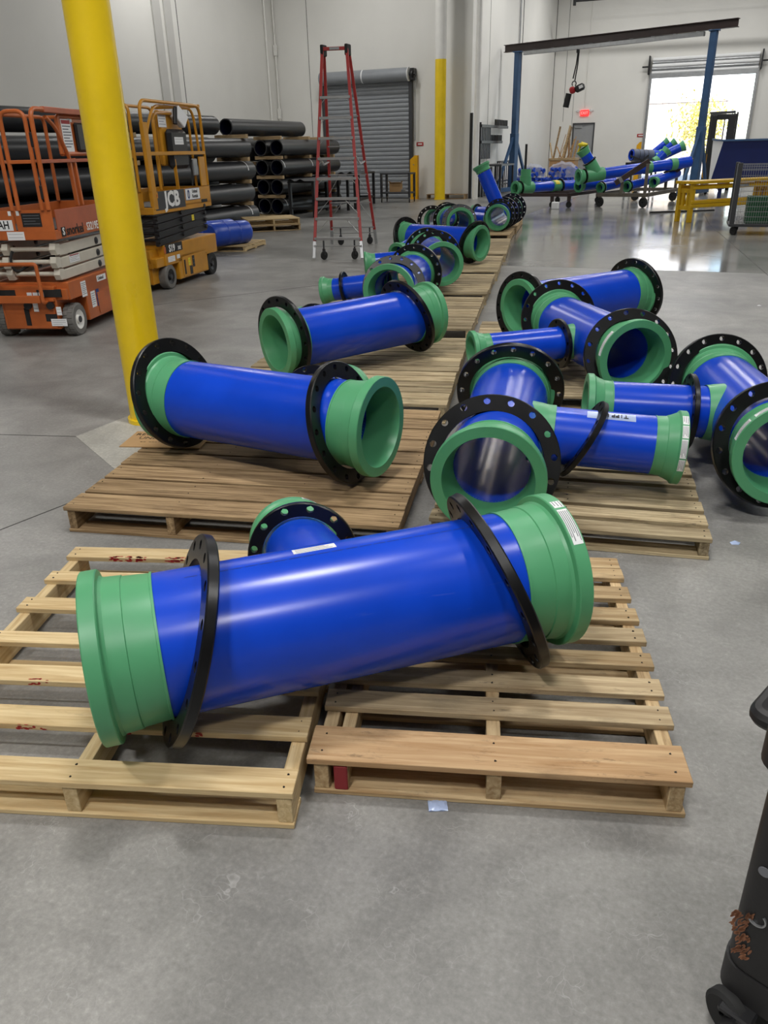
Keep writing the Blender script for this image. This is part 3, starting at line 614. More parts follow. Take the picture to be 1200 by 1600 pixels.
# ------------------------------------------------------------------ small things near by
cb = thing('cardboard_sign', 'brown cardboard piece with handwriting at the foot of the yellow column', 'cardboard', (-2.86, 3.42, .134), rad(16))
MB().bb(-.17, .30, -.13, .13, 0, .005).build('cardboard_sheet', 'cloth', cb)
for i, s in enumerate(('RECEIVED', 'UNDER', 'PROTEST')): text(s if i < 2 else '-- -----', .055, 'ink', cb, T(-.03+.01*i, .075-.06*i, .0056), 'handwriting', .0002)
pk = thing('paper_packet', 'small crumpled pale blue packet on the floor before the pallets', 'packet', (-.497, 1.505, 0), rad(24))
m = MB(); vs = [(-.026+.0087*i, -.019+.0095*j, .006+.0022*sin(i*1.9+j*2.3)+(.002 if 0 < i < 6 and 0 < j < 4 else -.003)) for i in range(7) for j in range(5)]
vs2 = [(x, y, .0005) for x, y, z in vs]
m.add(vs, [(i*5+j, i*5+5+j, i*5+6+j, i*5+1+j) for i in range(6) for j in range(4)]); m.add(vs2, [(i*5+j, i*5+1+j, i*5+6+j, i*5+5+j) for i in range(6) for j in range(4)])
m.build('paper_sheet', 'film', pk)

for nm_, lab, x, y, mt in (('paper_scrap', 'tiny white scrap on the bare floor near the right edge', .465, 9.5, 'sticker'), ('tape_scrap', 'tiny blue tape scrap on the floor right of the grey pallet', .233, 3.415, 'film')):
    vs = [(0, 0, .001), (.03, .006, .004), (.036, .03, .002), (.012, .036, .006), (-.008, .02, .002)]
    tag(MB().add([(x+a, y+b, c) for a, b, c in vs]+[(x+a, y+b, .0004) for a, b, c in vs], [(0, 1, 2, 3, 4), (9, 8, 7, 6, 5), (0, 5, 6, 1), (1, 6, 7, 2), (2, 7, 8, 3), (3, 8, 9, 4), (4, 9, 5, 0)]).build(nm_, mt), lab, 'scrap')

# black tool cart at the bottom right
tc = thing('tool_cart', 'scuffed black plastic tool cart cut off at the lower right corner', 'tool cart', (.20, 1.185, 0), rad(-23))
def rbox(x0, x1, y0, y1, r, z0, z1, taper=0., n=6):
    pts = []
    for cx, cy, a in ((x1-r, y0+r, -90), (x1-r, y1-r, 0), (x0+r, y1-r, 90), (x0+r, y0+r, 180)):
        pts += [(cx+r*cos(rad(a+90*k/n)), cy+r*sin(rad(a+90*k/n))) for k in range(n+1)]
    return MB().prism(pts, z0, z1)
rbox(0, .95, 0, .55, .045, .165, .66).build('body', 'blk_pl', tc); rbox(-.004, .954, -.004, .554, .048, .085, .162).build('base_skirt', 'blk_pl', tc)
rbox(-.02, .97, -.02, .57, .05, .66, .78).build('top_tray', 'blk_pl', tc); MB().tube(fillet([(-.01, .06, .70), (-.05, .06, .70), (-.05, .49, .70), (-.01, .49, .70)], .04), .018, 10).build('handle', 'blk_pl', tc)
for x, y in ((.068, -.012), (.88, .05), (.05, .5), (.88, .5)):
    w = MB().lathe([(-.016, .008), (-.016, .040), (-.010, .048), (.010, .048), (.016, .040), (.016, .008)], T(x-.03, y, .048, rad(70)), 28).build('caster_wheel', 'rubber', tc)
    MB().bb(x-.045, x+.02, y-.028, y+.028, .07, .086, .004).bar((x-.03, y-.026, .048), (x-.01, y-.024, .08), .03, .005).bar((x-.03, y+.026, .048), (x-.01, y+.024, .08), .03, .005).build('caster_fork', 'dark', tc)
m = MB(); r2 = random.Random(3)
for i in range(120):
    u, w = r2.random(), r2.random(); x = .014+.030*u-.010*w+.006*sin(w*7); zz = .196+.12*w; a = .9+.5*r2.random(); La, Lb = .004+.007*r2.random(), .0012+.0016*r2.random()
    m.add([(x+La*cos(a)*p-Lb*sin(a)*q, -.0008, zz+La*sin(a)*p+Lb*cos(a)*q) for p, q in ((-1, -.4), (-.3, -1), (.6, -.8), (1, .1), (.4, 1), (-.5, .7))], [tuple(range(6))])
stuff(m.build('scraped_patch', 'scrape', tc))['label'] = 'orange brown scraped patch'
MB().cyl((.036, .0, .43), (.036, -.0012, .43), .011, 16).build('round_sticker', 'ink_g', tc)
MB().lathe([(-.003, .014), (-.003, .017), (.003, .017), (.003, .014)], frame((.044, -.001, .315), (0, 1, 0)), 20, True, 2.2, 5.6).build('hook_ring', 'steel', tc)

# ------------------------------------------------------------------ scissor lifts
def decal(par, mx, w, h, mat='sticker', lines=0, name='decal', hdr=None):
    o = MB().bb(-w/2, w/2, -h/2, h/2, 0, .0015).build(name, mat, par, mx)
    if lines:
        m = MB()
        for i in range(lines):
            y = h*.42-h*.8*(i+.5)/lines; m.bb(-w*.42, w*(.42-.22*(i % 3 == 2)), y-h*.018, y+h*.018, .0015, .0019)
        m.build('decal_print', 'ink_g', o)
    if hdr: MB().bb(-w*.45, w*.45, h*.36, h*.47, .0015, .002).build('decal_header', hdr, o)
    return o
def side(y, z, x=0.): return M.Translation((x, y, z)) @ FACE_SIDE
def front(x, z, y=0.): return M.Translation((x, y, z)) @ FACE_FRONT
def lift_wheel(par, x, y, r, w, hub, tyre='tyre', tread=True):
    o = MB().lathe([(0, r*.62), (0, r*.93), (.012, r), (w-.012, r), (w, r*.93), (w, r*.62)], T(x-w, y, r), 40).build('wheel', tyre, par)
    MB().lathe([(w*.2, .001), (w*.2, r*.62), (w*.97, r*.62), (w*.93, r*.5), (w*.8, r*.28), (w*.98, r*.24), (w*.98, .001)], T(x-w, y, r), 32, False).build('hub', hub, o)
    MB().cyl((x-.002, y, r), (x+.006, y, r), r*.2, 16).build('hub_cap', 'charcoal', o)
    if tread:
        m = MB()
        for i in range(18):
            a = 2*pi*i/18
            for xx, k in ((x-w*.75, 0), (x-w*.28, .5)):
                b = a+k*2*pi/18; c = V((xx, y+(r+.001)*sin(b), r+(r+.001)*cos(b))); m.box(c, (w*.42, r*.25, .008), .002, M.Rotation(-b, 3, 'X'))
        stuff(m.build('tyre_tread', tyre, o))
    return o
def rail_loop(par, pts, r, mat, name='guard_rail', rad_=.09): return MB().tube(fillet(pts, rad_), r, 10).build(name, mat, par)
def logo_stripe(par, mx, w, mat1, s): return text(s, w, mat1, par, mx, sx=.9)

# orange lift
L = thing('scissor_lift', 'orange scissor lift with cream arms, left of the near yellow column', 'scissor lift', (-5.80, 5.96, 0), rad(16.7))
Wd = .81
ch = MB().bb(-.69, -.12, .0, 1.80, .09, .50, .008).bb(-.81, 0, .40, 1.45, .10, .52, .008).bb(-.81, 0, .06, 1.80, .36, .53, .008).bb(-.80, -.01, .02, .10, .37, .47, .004)
ch.build('chassis', 'orange', L)
MB().bb(-.66, -.15, -.012, .0, .10, .36, .004).bb(-.68, -.13, -.03, .02, .36, .39, .004).build('front_panel', 'orange', L)
MB().bb(-.30, -.06, -.004, .03, .40, .47).bb(-.76, -.52, -.004, .03, .40, .47).bb(-.46, -.41, -.016, .0, .13, .30).bb(-.25, -.14, -.016, .0, .17, .24).build('recess', 'rubber', L)
for x in (-.40, -.17): MB().cyl((x, -.012, .325), (x, -.05, .325), .035, 16).build('front_lamp', 'dark', L)
MB().tube(fillet([(-.20, -.02, .36), (-.20, -.10, .36), (-.20, -.10, .72), (-.66, -.10, .72), (-.66, -.10, .36), (-.66, -.02, .36)], .03), .018, 8).build('bumper_bar', 'orange', L)
MB().bb(-.64, -.22, -.115, -.085, .36, .43, .004).build('bumper_plate', 'orange', L)
for y, z, w, h, mt, ln in ((.37, .42, .11, .15, 'sticker', 7), (.545, .29, .10, .16, 'sticker', 6), (.655, .29, .07, .17, 'ink_b', 3), (.80, .47, .22, .06, 'sticker', 0)): decal(L, side(y, z, .001), w, h, mt, ln)
text('United', .05, 'ink', L, side(.78, .47, .004), sx=1.0)
for x, z, w, h, ln in ((-.12, .16, .16, .07, 3), (-.10, .27, .05, .08, 2), (-.33, .31, .05, .09, 2), (-.24, .43, .05, .04, 2), (-.30, .43, .05, .04, 2), (-.36, .43, .05, .04, 2)): decal(L, front(x, z, -.018 if z < .36 else -.034), w, h, 'sticker', ln)
MB().bb(.003, .006, .64, .92, .13, .34, .001).build('side_hatch', 'orange', L)
for x in (0, -Wd+.11):
    for y in (.18, 1.60): lift_wheel(L, x, y, .155, .11, 'white')
for i, (z0, dz) in enumerate(((.55, .10), (.66, .105), (.775, .11))):
    for x in (-.07, -.74):
        b = MB(); b.bar((x, .10, z0+dz/2-.008), (x, 1.66, z0+dz/2+.012), .05, dz*.92, .006); o = b.build('scissor_arm', 'cream', L)
        for y in (.92, 1.6): MB().cyl((x-.03, y, z0+dz*.5), (x+.034, y, z0+dz*.5), .034, 18).cyl((x+.03, y, z0+dz*.5), (x+.044, y, z0+dz*.5), .018, 10).build('pivot_pin', 'charcoal', o)
    MB().cyl((-.76, .09, z0+dz*.55), (-.05, .09, z0+dz*.55), .022, 14).build('cross_tube', 'cream', L)
    for x in (-.10, -.58): MB().prism([(-.05, -.045), (.03, -.05), (.055, 0), (.03, .055), (-.05, .045)], -.03, .03, M.Translation((x+.03, .07-.03*(i % 2), z0+dz*.55)) @ M(((0, 0, 1, 0), (-1, 0, 0, 0), (0, 1, 0, 0), (0, 0, 0, 1)))).build('arm_lug', 'cream', L)
decal(L, side(.38, .72, -.043), .22, .075, 'sticker', 4, hdr='ink_r')
MB().tube(fillet([(-.5, .12, .86), (-.52, .02, .75), (-.5, .05, .62), (-.38, .2, .70), (-.2, .3, .75)], .06), .014, 8).build('hydraulic_hose', 'rubber', L)
MB().bb(-Wd, 0, .0, 1.78, .925, 1.01, .006).build('platform_frame', 'orange', L)
MB().bb(-Wd+.02, -.02, .02, 1.76, 1.005, 1.02).build('platform_deck', 'charcoal', L)
MB().bb(-.008, .002, .07, 1.78, 1.0, 1.185, .002).build('toe_board', 'orange2', L); MB().bb(-Wd, -Wd+.01, .0, 1.78, 1.0, 1.185, .002).bb(-Wd, 0, 1.77, 1.785, 1.0, 1.185, .002).build('toe_board', 'orange', L)
MB().bb(-.36, 0, .0, .012, 1.0, 1.19, .003).bb(-Wd, -.38, .0, .012, 1.0, 1.19, .003).build('front_toe_board', 'orange', L)
decal(L, front(-.205, 1.105, -.001), .19, .12, 'dark', 4, 'vent_grille'); decal(L, front(-.33, 1.165, -.001), .03, .04, 'sticker'); decal(L, front(-.41, 1.165, -.001), .03, .04, 'sticker'); decal(L, front(-.39, .965, -.001), .17, .075, 'sticker', 2)
decal(L, front(-.52, 1.06, -.001), .24, .095); text('29AH', .10, 'ink', L, front(-.53, 1.06, -.003), sx=.8, bold=.002)
decal(L, side(.165, .985, .003), .085, .085, 'ink'); text('S', .09, 'ink_w', L, side(.165, .985, .005), bold=.003)
text('snorkel', .125, 'ink', L, side(.41, .985, .003), bold=.0025, sx=.98); text('S3219E', .105, 'ink_w', L, side(.80, .985, .003), sx=.86, bold=.002)
zt, zm = 2.03, 1.60
rail_loop(L, [(-.02, .0, 1.19), (-.02, .0, zt), (-.02, .30, zt)], .021, 'orange')
MB().bar((-.02, .22, zt), (-.02, 1.76, zt), .05, .05, .006).build('top_rail', 'orange2', L)
MB().bar((-.02, .0, zm), (-.02, 1.76, zm), .032, .032, .004).build('mid_rail', 'orange2', L)
rail_loop(L, [(-.075, -.01, 1.19), (-.075, -.01, zt-.02), (-.305, -.01, zt-.02), (-.305, -.01, 1.19)], .019, 'orange', 'gate_loop', .08)
MB().bar((-.075, -.01, zm), (-.305, -.01, zm), .03, .03, .003).build('gate_bar', 'orange', L)
rail_loop(L, [(-.375, .0, 1.19), (-.375, .0, zt-.04), (-.79, .0, zt-.04), (-.79, .0, 1.19)], .019, 'orange', 'guard_rail', .08)
MB().bar((-.375, 0, zm), (-.79, 0, zm), .03, .03, .003).build('mid_rail', 'orange', L)
for z in (1.78, 1.34): MB().bb(-.072, -.035, -.02, .02, z-.06, z+.06, .006).build('gate_hinge', 'dark', L)
rail_loop(L, [(-.79, .0, zt), (-.79, 1.74, zt), (-.79, 1.74, 1.19)], .02, 'orange'); rail_loop(L, [(-.79, 1.74, zt), (-.02, 1.74, zt), (-.02, 1.74, 1.19)], .02, 'orange')
MB().bar((-.79, 0, zm), (-.79, 1.74, zm), .03, .03, .003).bar((-.79, 1.74, zm), (-.02, 1.74, zm), .03, .03, .003).build('mid_rail', 'orange', L)
for y in (.62, .72): MB().bar((-.03, y, 1.19), (-.03, y-.02, zm+.02), .035, .035, .004).build('rail_post', 'orange', L)
rail_loop(L, [(-.02, .26, zt-.06), (-.02, .42, zt-.14), (-.02, .58, zm+.05), (-.02, .60, zm)], .018, 'orange', 'brace_tube', .1)
cp = MB()
rail = fillet([(-.05, .52, 1.66), (-.05, .52, 1.99), (-.05, 1.25, 1.99), (-.05, 1.25, 1.66), (-.05, .52, 1.66)], .07)
o = MB().tube(rail, .02, 8).bb(-.065, -.05, .54, 1.23, 1.67, 1.98, .003).build('control_panel', 'orange', L); decal(o, side(.70, 1.82, -.049), .20, .29, 'sticker', 9, hdr='ink_r'); MB().bb(-.05, -.01, .84, 1.12, 1.68, 1.94, .02).build('document_box', 'dark', o)
decal(o, side(.80, 1.965, -.049), .08, .04, 'sticker', 2)

# yellow lift
J = thing('scissor_lift', 'yellow scissor lift with black arms, right of the near yellow column', 'scissor lift', (-6.68, 8.52, 0), rad(9.8))
MB().bb(-.64, -.10, .02, 1.87, .09, .52, .008).bb(-.76, 0, .24, 1.89, .30, .56, .01).bb(-.76, 0, .60, 1.52, .08, .40, .01).bb(-.76, -.02, .02, .26, .30, .42, .008).build('chassis', 'lift_y', J)
MB().bb(-.44, -.12, .0, .02, .10, .40, .004).bb(-.30, -.06, -.01, .0, .30, .36).build('front_panel', 'lift_y', J); MB().bb(-.5, -.18, -.002, .06, .40, .52, .005).build('front_recess', 'rubber', J)
MB().cyl((-.17, .02, .33), (-.17, -.03, .33), .045, 18).build('front_lamp', 'dark', J); MB().cyl((-.17, -.01, .30), (-.17, -.01, .20), .008, 6).build('lamp_cable', 'rubber', J)
MB().tube(fillet([(-.36, -.03, .1), (-.40, -.06, .5), (-.40, -.06, .74), (-.45, -.06, .74)], .04), .02, 8).build('step_bar', 'lift_y', J)
for x in (0, -.76+.12):
    for y in (.33, 1.68): lift_wheel(J, x, y, .158, .12, 'dark', 'tyre' if y < 1 else 'rubber', False)
for i in range(4):
    z0 = .585+i*.092
    for x in (-.04, -.70):
        o = MB().bar((x, .14, z0+.01), (x, 1.66, z0+.085), .045, .082, .005).build('scissor_arm', 'dark', J)
        if x > -.1:
            for y in (.16, .86, 1.60): MB().cyl((x, y, z0+.02+.05*y), (x+.05, y, z0+.02+.05*y), .028, 14).build('pivot_pin', 'dark', o)
    MB().cyl((-.72, .2, z0+.04), (-.03, .2, z0+.04), .02, 12).build('cross_tube', 'dark', J)
decal(J, side(1.22, .83, -.016), .075, .075, 'tape_y', 2)
MB().bb(-.76, 0, .08, 1.86, .945, 1.03, .006).build('platform_frame', 'lift_y', J); MB().bb(-.74, -.02, .1, 1.84, 1.03, 1.04).build('platform_deck', 'charcoal', J)
MB().bb(-.012, .0, .14, 1.84, 1.0, 1.215, .003).build('toe_board', 'lift_y', J); MB().bb(-.76, -.748, .1, 1.84, 1.0, 1.215, .003).bb(-.76, 0, 1.84, 1.852, 1.0, 1.215, .003).bb(-.76, -.12, .08, .09, 1.0, 1.215, .003).build('toe_board', 'lift_y', J)
decal(J, side(.585, 1.10, .001), .85, .225, 'charcoal', 0, 'logo_panel'); text('JCB', .255, 'ink_w', J, side(.635, 1.10, .004), bold=.010, sx=1.08); decal(J, side(.225, 1.17, .003), .05, .07, 'lift_y', 0, 'logo_flag'); MB().prism([(-.018, -.02), (.016, 0), (-.018, .02)], 0, .002, side(.225, 1.165, .005)).build('logo_arrow', 'orange', J)
decal(J, side(1.265, 1.135, .001), .46, .15, 'ink_b', 0, 'rental_plate'); decal(J, side(1.265, 1.135, .002), .445, .137); text('United\nRentals', .062, 'ink', J, side(1.33, 1.135, .005), bold=.001)
MB().lathe([(0, .030), (0, .046), (.001, .046), (.001, .030)], M.Translation((.0045, 1.13, 1.135)) @ M.Diagonal((1, .8, 1.25, 1)), 24).bb(.0045, .0055, 1.124, 1.136, 1.09, 1.18).build('rental_emblem', 'ink_b', J)
decal(J, side(1.62, 1.03, .002), .20, .04, 'ink', 0, 'model_code')
decal(J, side(.50, .51, .002), .50, .11, 'ink', 0, 'model_plate'); text('S19', .12, 'ink_w', J, side(.44, .505, .005), bold=.004); text('30E', .065, 'ink_w', J, side(.655, .49, .005), bold=.001); decal(J, side(.24, .50, .003), .05, .08, 'orange', 0, 'logo_flag')
decal(J, side(.40, .375, .002), .20, .07, 'sticker', 3); decal(J, side(.60, .385, .002), .09, .05, 'sticker', 2)
MB().bb(.0, .006, .70, 1.46, .10, .36, .002).build('battery_door', 'lift_y', J); MB().bb(.004, .009, .74, .78, .13, .32).build('door_recess', 'dark', J); MB().bb(.004, .009, .90, .98, .11, .22).build('door_recess', 'dark', J); decal(J, side(1.03, .27, .008), .07, .15, 'dark', 2); decal(J, side(.90, .28, .008), .07, .10, 'tape_y', 2)
MB().bar((.0, .5, .33), (0, 1.5, .33), .002, .004).build('seam', 'ink', J)
zt, zm = 2.24, 1.65
MB().bar((-.02, .17, 1.0), (-.02, .16, 2.0), .05, .12, .006).build('front_post', 'lift_y', J)
rail_loop(J, [(-.02, .12, 1.22), (-.02, .12, zt), (-.02, 1.82, zt), (-.02, 1.84, 1.22)], .021, 'lift_y', 'guard_rail', .14)
rail_loop(J, [(-.05, .26, 1.22), (-.05, .24, 1.85), (-.05, .52, zt-.04), (-.05, 1.66, zt-.04), (-.05, 1.74, 1.65)], .018, 'lift_y', 'inner_rail', .16)
rail_loop(J, [(-.10, .56, 1.22), (-.10, .56, zt-.12), (-.10, 1.60, zt-.12), (-.10, 1.64, 1.22)], .018, 'lift_y', 'inner_rail', .16)
MB().bar((-.02, .2, zm), (-.02, 1.83, zm), .035, .045, .005).build('mid_rail', 'lift_y', J)
rail_loop(J, [(-.74, .12, 1.22), (-.74, .12, zt), (-.74, 1.82, zt), (-.74, 1.84, 1.22)], .021, 'lift_y', 'guard_rail', .14); MB().bar((-.74, .2, zm), (-.74, 1.83, zm), .035, .045, .005).build('mid_rail', 'lift_y', J)
rail_loop(J, [(-.15, .08, 1.22), (-.15, .08, zt-.04), (-.72, .08, zt-.04), (-.72, .08, 1.22)], .02, 'lift_y', 'gate_loop', .09); MB().bar((-.15, .08, zm), (-.72, .08, zm), .03, .09, .004).build('gate_bar', 'lift_y', J)
rail_loop(J, [(-.02, 1.83, zt), (-.74, 1.83, zt)], .021, 'lift_y', 'guard_rail'); MB().bar((-.02, 1.83, zm), (-.74, 1.83, zm), .035, .045, .005).build('mid_rail', 'lift_y', J)
MB().bar((-.05, .95, 1.2), (-.05, .93, 1.58), .045, .02, .004).build('rail_post', 'lift_y', J); MB().bb(-.03, -.01, 1.62, 1.80, 1.22, 1.60, .004).build('rear_post_plate', 'lift_y', J); MB().bb(-.05, -.02, 1.44, 1.58, 1.36, 1.58, .01).build('outlet_box', 'steel', J)
bx = MB().bb(-.20, -.12, .80, 1.44, 1.50, 2.16, .02).build('control_stand', 'lift_y', J); MB().bb(-.13, -.03, .86, 1.38, 1.46, 1.94, .05).build('document_box', 'dark', bx); decal(bx, side(1.10, 1.80, -.028), .26, .09, 'sticker', 2)
MB().bar((-.06, 1.12, 2.16), (-.02, 1.30, 2.02), .10, .17, .01).build('joystick_box', 'sticker', bx); MB().cyl((-.03, 1.05, 2.0), (-.03, 1.10, 2.2), .03, 10).build('joystick', 'dark', bx); decal(bx, side(.86, 2.04, -.118), .22, .16, 'sticker', 4)
MB().tube(fillet([(-.04, 1.36, 1.6), (-.03, 1.40, 1.4), (-.03, 1.36, 1.24)], .05), .012, 8).build('control_cable', 'rubber', J)

# blue drums on a small pallet behind the yellow lift
pallet('small new pallet under the three blue drums, behind the yellow lift', -9.14, 12.55, 12, 1.15, 1.2, [(i*.2, i*.2+.13) for i in range(6)], 'w_new', h=.10, nails=False, th=.016)
def drum(label, p, d, L=.88, r=.205):
    o = thing('plastic_drum', label, 'drum', p, 0, 'blue drums'); pr = [(0, .02), (0, r*.86), (.02, r*.95), (.05, r)]
    for f in (.34, .66): pr += [(L*f-.02, r), (L*f-.01, r*.965), (L*f+.01, r*.965), (L*f+.02, r)]
    pr += [(L-.05, r), (L-.02, r*.95), (L, r*.86), (L, .02)]
    MB().lathe(pr, frame((0, 0, 0), d), 40, False).build('drum_body', 'drum', o)
    for s in (-.09, .09): MB().cyl(V(d).normalized()*(L-.004)+V((0, 0, s)), V(d).normalized()*(L+.012)+V((0, 0, s)), .025, 12).build('bung', 'drum', o)
dd = (.29, .957, 0)
drum('blue plastic drum lying in front behind the yellow lift wheel', (-8.53, 12.45, .305), dd); drum('second blue drum lying just behind the first', (-8.97, 12.66, .305), dd)

# ------------------------------------------------------------------ black pipe stacks
pr16 = [(0, .176), (0, .203), (1, .203), (1, .176)]
def black_pipe(label, x, y0, y1, z, group, liner=False):
    o = thing('black_pipe', label, 'pipe', (x, y0, z), 0, group); Lp = y1-y0
    key = ('bp', round(Lp, 2))
    if key not in PM: PM[key] = MB().lathe([(a*Lp, r) for a, r in pr16], frame((0, 0, 0), (0, 1, 0)), 48).mesh('pipe_wall', 'hdpe', 40)
    ob('pipe_wall', PM[key], o)
    if liner: MB().lathe([(.03, .1755), (Lp-.03, .1755)], frame((0, 0, 0), (0, 1, 0)), 40, False).build('inner_liner', 'liner', o)
    return o
lv = (.27, .765, 1.26, 1.755)
nm = ('lowest', 'second-lowest', 'third-lowest', 'topmost')
for j, z in enumerate(lv):
    black_pipe('long black pipe, %s of the left stack\'s front column' % nm[j], -10.95, 8.0+.1*j, 17.95-.12*(j % 2), z, 'black pipes in the left stack')
    black_pipe('long black pipe behind the %s front pipe of the left stack' % nm[j], -11.40, 8.0, 17.9, z, 'black pipes in the left stack')
    black_pipe('short black pipe, %s of the stack behind the ladder' % nm[j], -11.62, 20.4+.06*j, 24.2, z, 'black pipes in the right stack', True)
    black_pipe('short black pipe behind the %s one left of the ladder' % nm[j], -12.08, 20.5, 24.1, z, 'black pipes in the right stack', True)
PM['big'] = MB().lathe([(0, .27), (0, .30), (3.7, .30), (3.7, .27)], frame((0, 0, 0), (0, 1, 0)), 48).mesh('pipe_wall', 'hdpe', 40)
PM['bigl'] = MB().lathe([(0, .27), (0, .30), (9.8, .30), (9.8, .27)], frame((0, 0, 0), (0, 1, 0)), 48).mesh('pipe_wall', 'hdpe', 40)
for j, z in enumerate((.344, 1.029, 1.714)):  # unseen thick pipes and blocks, added to darken gaps between the front pipes
    for x, y, k, nms in ((-12.05, 8.05, 'bigl', 'left'), (-12.72, 20.5, 'big', 'right')):
        o = thing('black_pipe', 'unseen thick pipe added to darken the gaps of the %s stack, %s of three' % (nms, ('lowest', 'middle', 'topmost')[j]), 'pipe', (x, y, z), 0, 'unseen pipes added to darken the stack gaps'); ob('pipe_wall', PM[k], o)
        for yy in (y+.35, y+(9.2 if k == 'bigl' else 3.2)):
            tag(MB().box((x, yy, z-.3425+(.0005 if j else .0205)), (.56, .09, .085 if j else .044), .004).build('timber_spacer', 'w_mid'), '%s added timber block under the %s unseen gap-darkening pipe of the %s stack' % ('near' if yy < y+1 else 'far', ('lowest', 'middle', 'topmost')[j], nms), 'timber', 'timber blocks added under the unseen back pipes')
black_pipe('single black pipe lying on top of the left stack', -11.5, 7.8, 17.4, 2.245, 'black pipes in the left stack')
black_pipe('single black pipe lying on top of the right stack, open end facing us', -12.1, 18.9, 22.9, 2.245, 'black pipes in the right stack', True)
for xs, ln, ys, nmst in ((-11.22, .88, (9.6, 13.6, 17.72), 'left'), (-11.9, .84, (20.62, 22.3, 23.9), 'right')):
    for y, pos in zip(ys, ('near', 'middle', 'far')):
        for j, z in enumerate((.022, .517, 1.012, 1.507, 1.999)):
            where = ('under the lowest', 'over the lowest', 'over the second', 'over the third', 'on top of the fourth')[j]
            o = tag(MB().box((xs, y, z), (ln, .10, .085 if j else .044), .004).build('timber_spacer', 'w_mid'), '%s timber spacer %s black pipe of the %s stack' % (pos, where, nmst), 'timber', 'timber spacers in the %s pipe stack' % nmst)
def strap(label, x, y, z):
    tag(MB().lathe([(-.02, .207), (-.02, .2095), (.02, .2095), (.02, .207)], frame((x, y, z), (0, 1, 0)), 28, True, -pi*.5, pi*.62).build('strap', 'sticker'), label, 'strap', 'white straps on the black pipes')
strap('white strap round the second-lowest front pipe of the left stack', -10.95, 17.6, 1.26); strap('white strap round the lowest front pipe of the left stack', -10.95, 17.62, .27)
strap('white strap on the right stack, third pipe up, near end', -11.62, 20.62, 1.26); strap('white strap on the right stack, third pipe up, middle', -11.62, 22.3, 1.26); strap('white strap on the lowest pipe of the right stack', -11.62, 20.62, .27)

# ------------------------------------------------------------------ ladder
Ld = thing('step_ladder', 'tall red fibreglass step ladder on casters before the closed roll-up door', 'ladder', (-6.2, 13.1, 0))
mv = M.Translation((6.2, -13.1, 0))
FLp, FRp, RLp, RRp = V((-6.22, 12.01, .02)), V((-5.42, 12.18, .02)), V((-6.89, 14.09, .02)), V((-6.08, 14.35, .02)); TL, TR = V((-6.37, 13.0, 3.12)), V((-5.985, 13.1, 3.12)); TLr, TRr = V((-6.40, 13.12, 3.08)), V((-6.0, 13.22, 3.08))
for a, b, nm_ in ((FLp, TL, 'front_rail'), (FRp, TR, 'front_rail'), (RLp, TLr, 'rear_rail'), (RRp, TRr, 'rear_rail')):
    s = a+(b-a)*.085
    MB().bar(s, b, .030, .048, .004, (1, .3, 0)).build(nm_, 'redf', Ld, mv); MB().bar(a, s, .036, .054, .004, (1, .3, 0)).build('foot_bracket', 'alu', Ld, mv)
for k in range(8):
    f = .098+k*.0965; a, b = FLp+(TL-FLp)*f, FRp+(TR-FRp)*f
    st = MB().bar(a, b, .085, .040, .003).build('step', 'alu', Ld, mv)
    u = (b-a).normalized(); dn = V((0, 0, -1))
    ln = .20 if 0 < k < 3 else .07
    if k: MB().bar(a+u*.015+dn*ln*1.1, a+u*ln*1.05+dn*.02, .025, .006).bar(b-u*.015+dn*ln*1.1, b-u*ln*1.05+dn*.02, .025, .006).build('step_brace', 'alu', st)
for k, f in enumerate((.10, .245, .40, .55, .70)):
    a, b = RLp+(TLr-RLp)*f, RRp+(TRr-RRp)*f; MB().bar(a, b, .045, .02, .002).build('rear_brace', 'steel', Ld, mv)
    if k in (1, 2): MB().bar(b+V((0, 0, -.32))+(b-a)*.03, b-(b-a)*.28, .03, .006).bar(a+V((0, 0, -.32))-(b-a)*.03, a+(b-a)*.28, .03, .006).build('diagonal_brace', 'steel', Ld, mv)
for a, b in ((FLp+(TL-FLp)*.50, RLp+(TLr-RLp)*.47), (FRp+(TR-FRp)*.50, RRp+(TRr-RRp)*.47)): MB().tube([a, (a+b)/2+V((0, 0, -.09)), b], .016, 6).build('spreader', 'alu', Ld, mv)
MB().bar(TL, TR, .05, .05, .004).build('top_bar', 'redf', Ld, mv); MB().bar(TL*.7+TR*.3+V((.01, -.03, 0)), TL*.3+TR*.7+V((.01, -.03, 0)), .004, .035).build('name_plate', 'steel', Ld, mv)
for a in (TL, TR): MB().box(a+V((0, .04, -.02)), (.05, .16, .16), .01).build('end_cap', 'rubber', Ld, mv)
for a, sx in ((FLp, .16), (FRp, -.16), (RLp, .16), (RRp, -.16)):
    c = a+V((sx, .06, 0)); o = MB().lathe([(-.018, .01), (-.018, .06), (-.01, .068), (.01, .068), (.018, .06), (.018, .01)], frame((c.x, c.y, .068), (.9, -.4, 0)), 24).build('caster_wheel', 'rubber', Ld, mv)
    MB().bar((c.x-.025, c.y+.012, .07), (c.x-.015, c.y+.01, .17), .03, .006).bar((c.x+.025, c.y-.012, .07), (c.x+.015, c.y-.01, .17), .03, .006).cyl((c.x, c.y, .16), (c.x, c.y, .30), .014, 8).build('caster_stem', 'charcoal', o)
for a, b in ((FLp, FRp), (RLp, RRp)): MB().tube([a+V((0, 0, .2)), a+V((.16, .06, .19)), b+V((-.16, .02, .19)), b+V((0, 0, .2))], .008, 6).build('caster_bar', 'alu', Ld, mv)

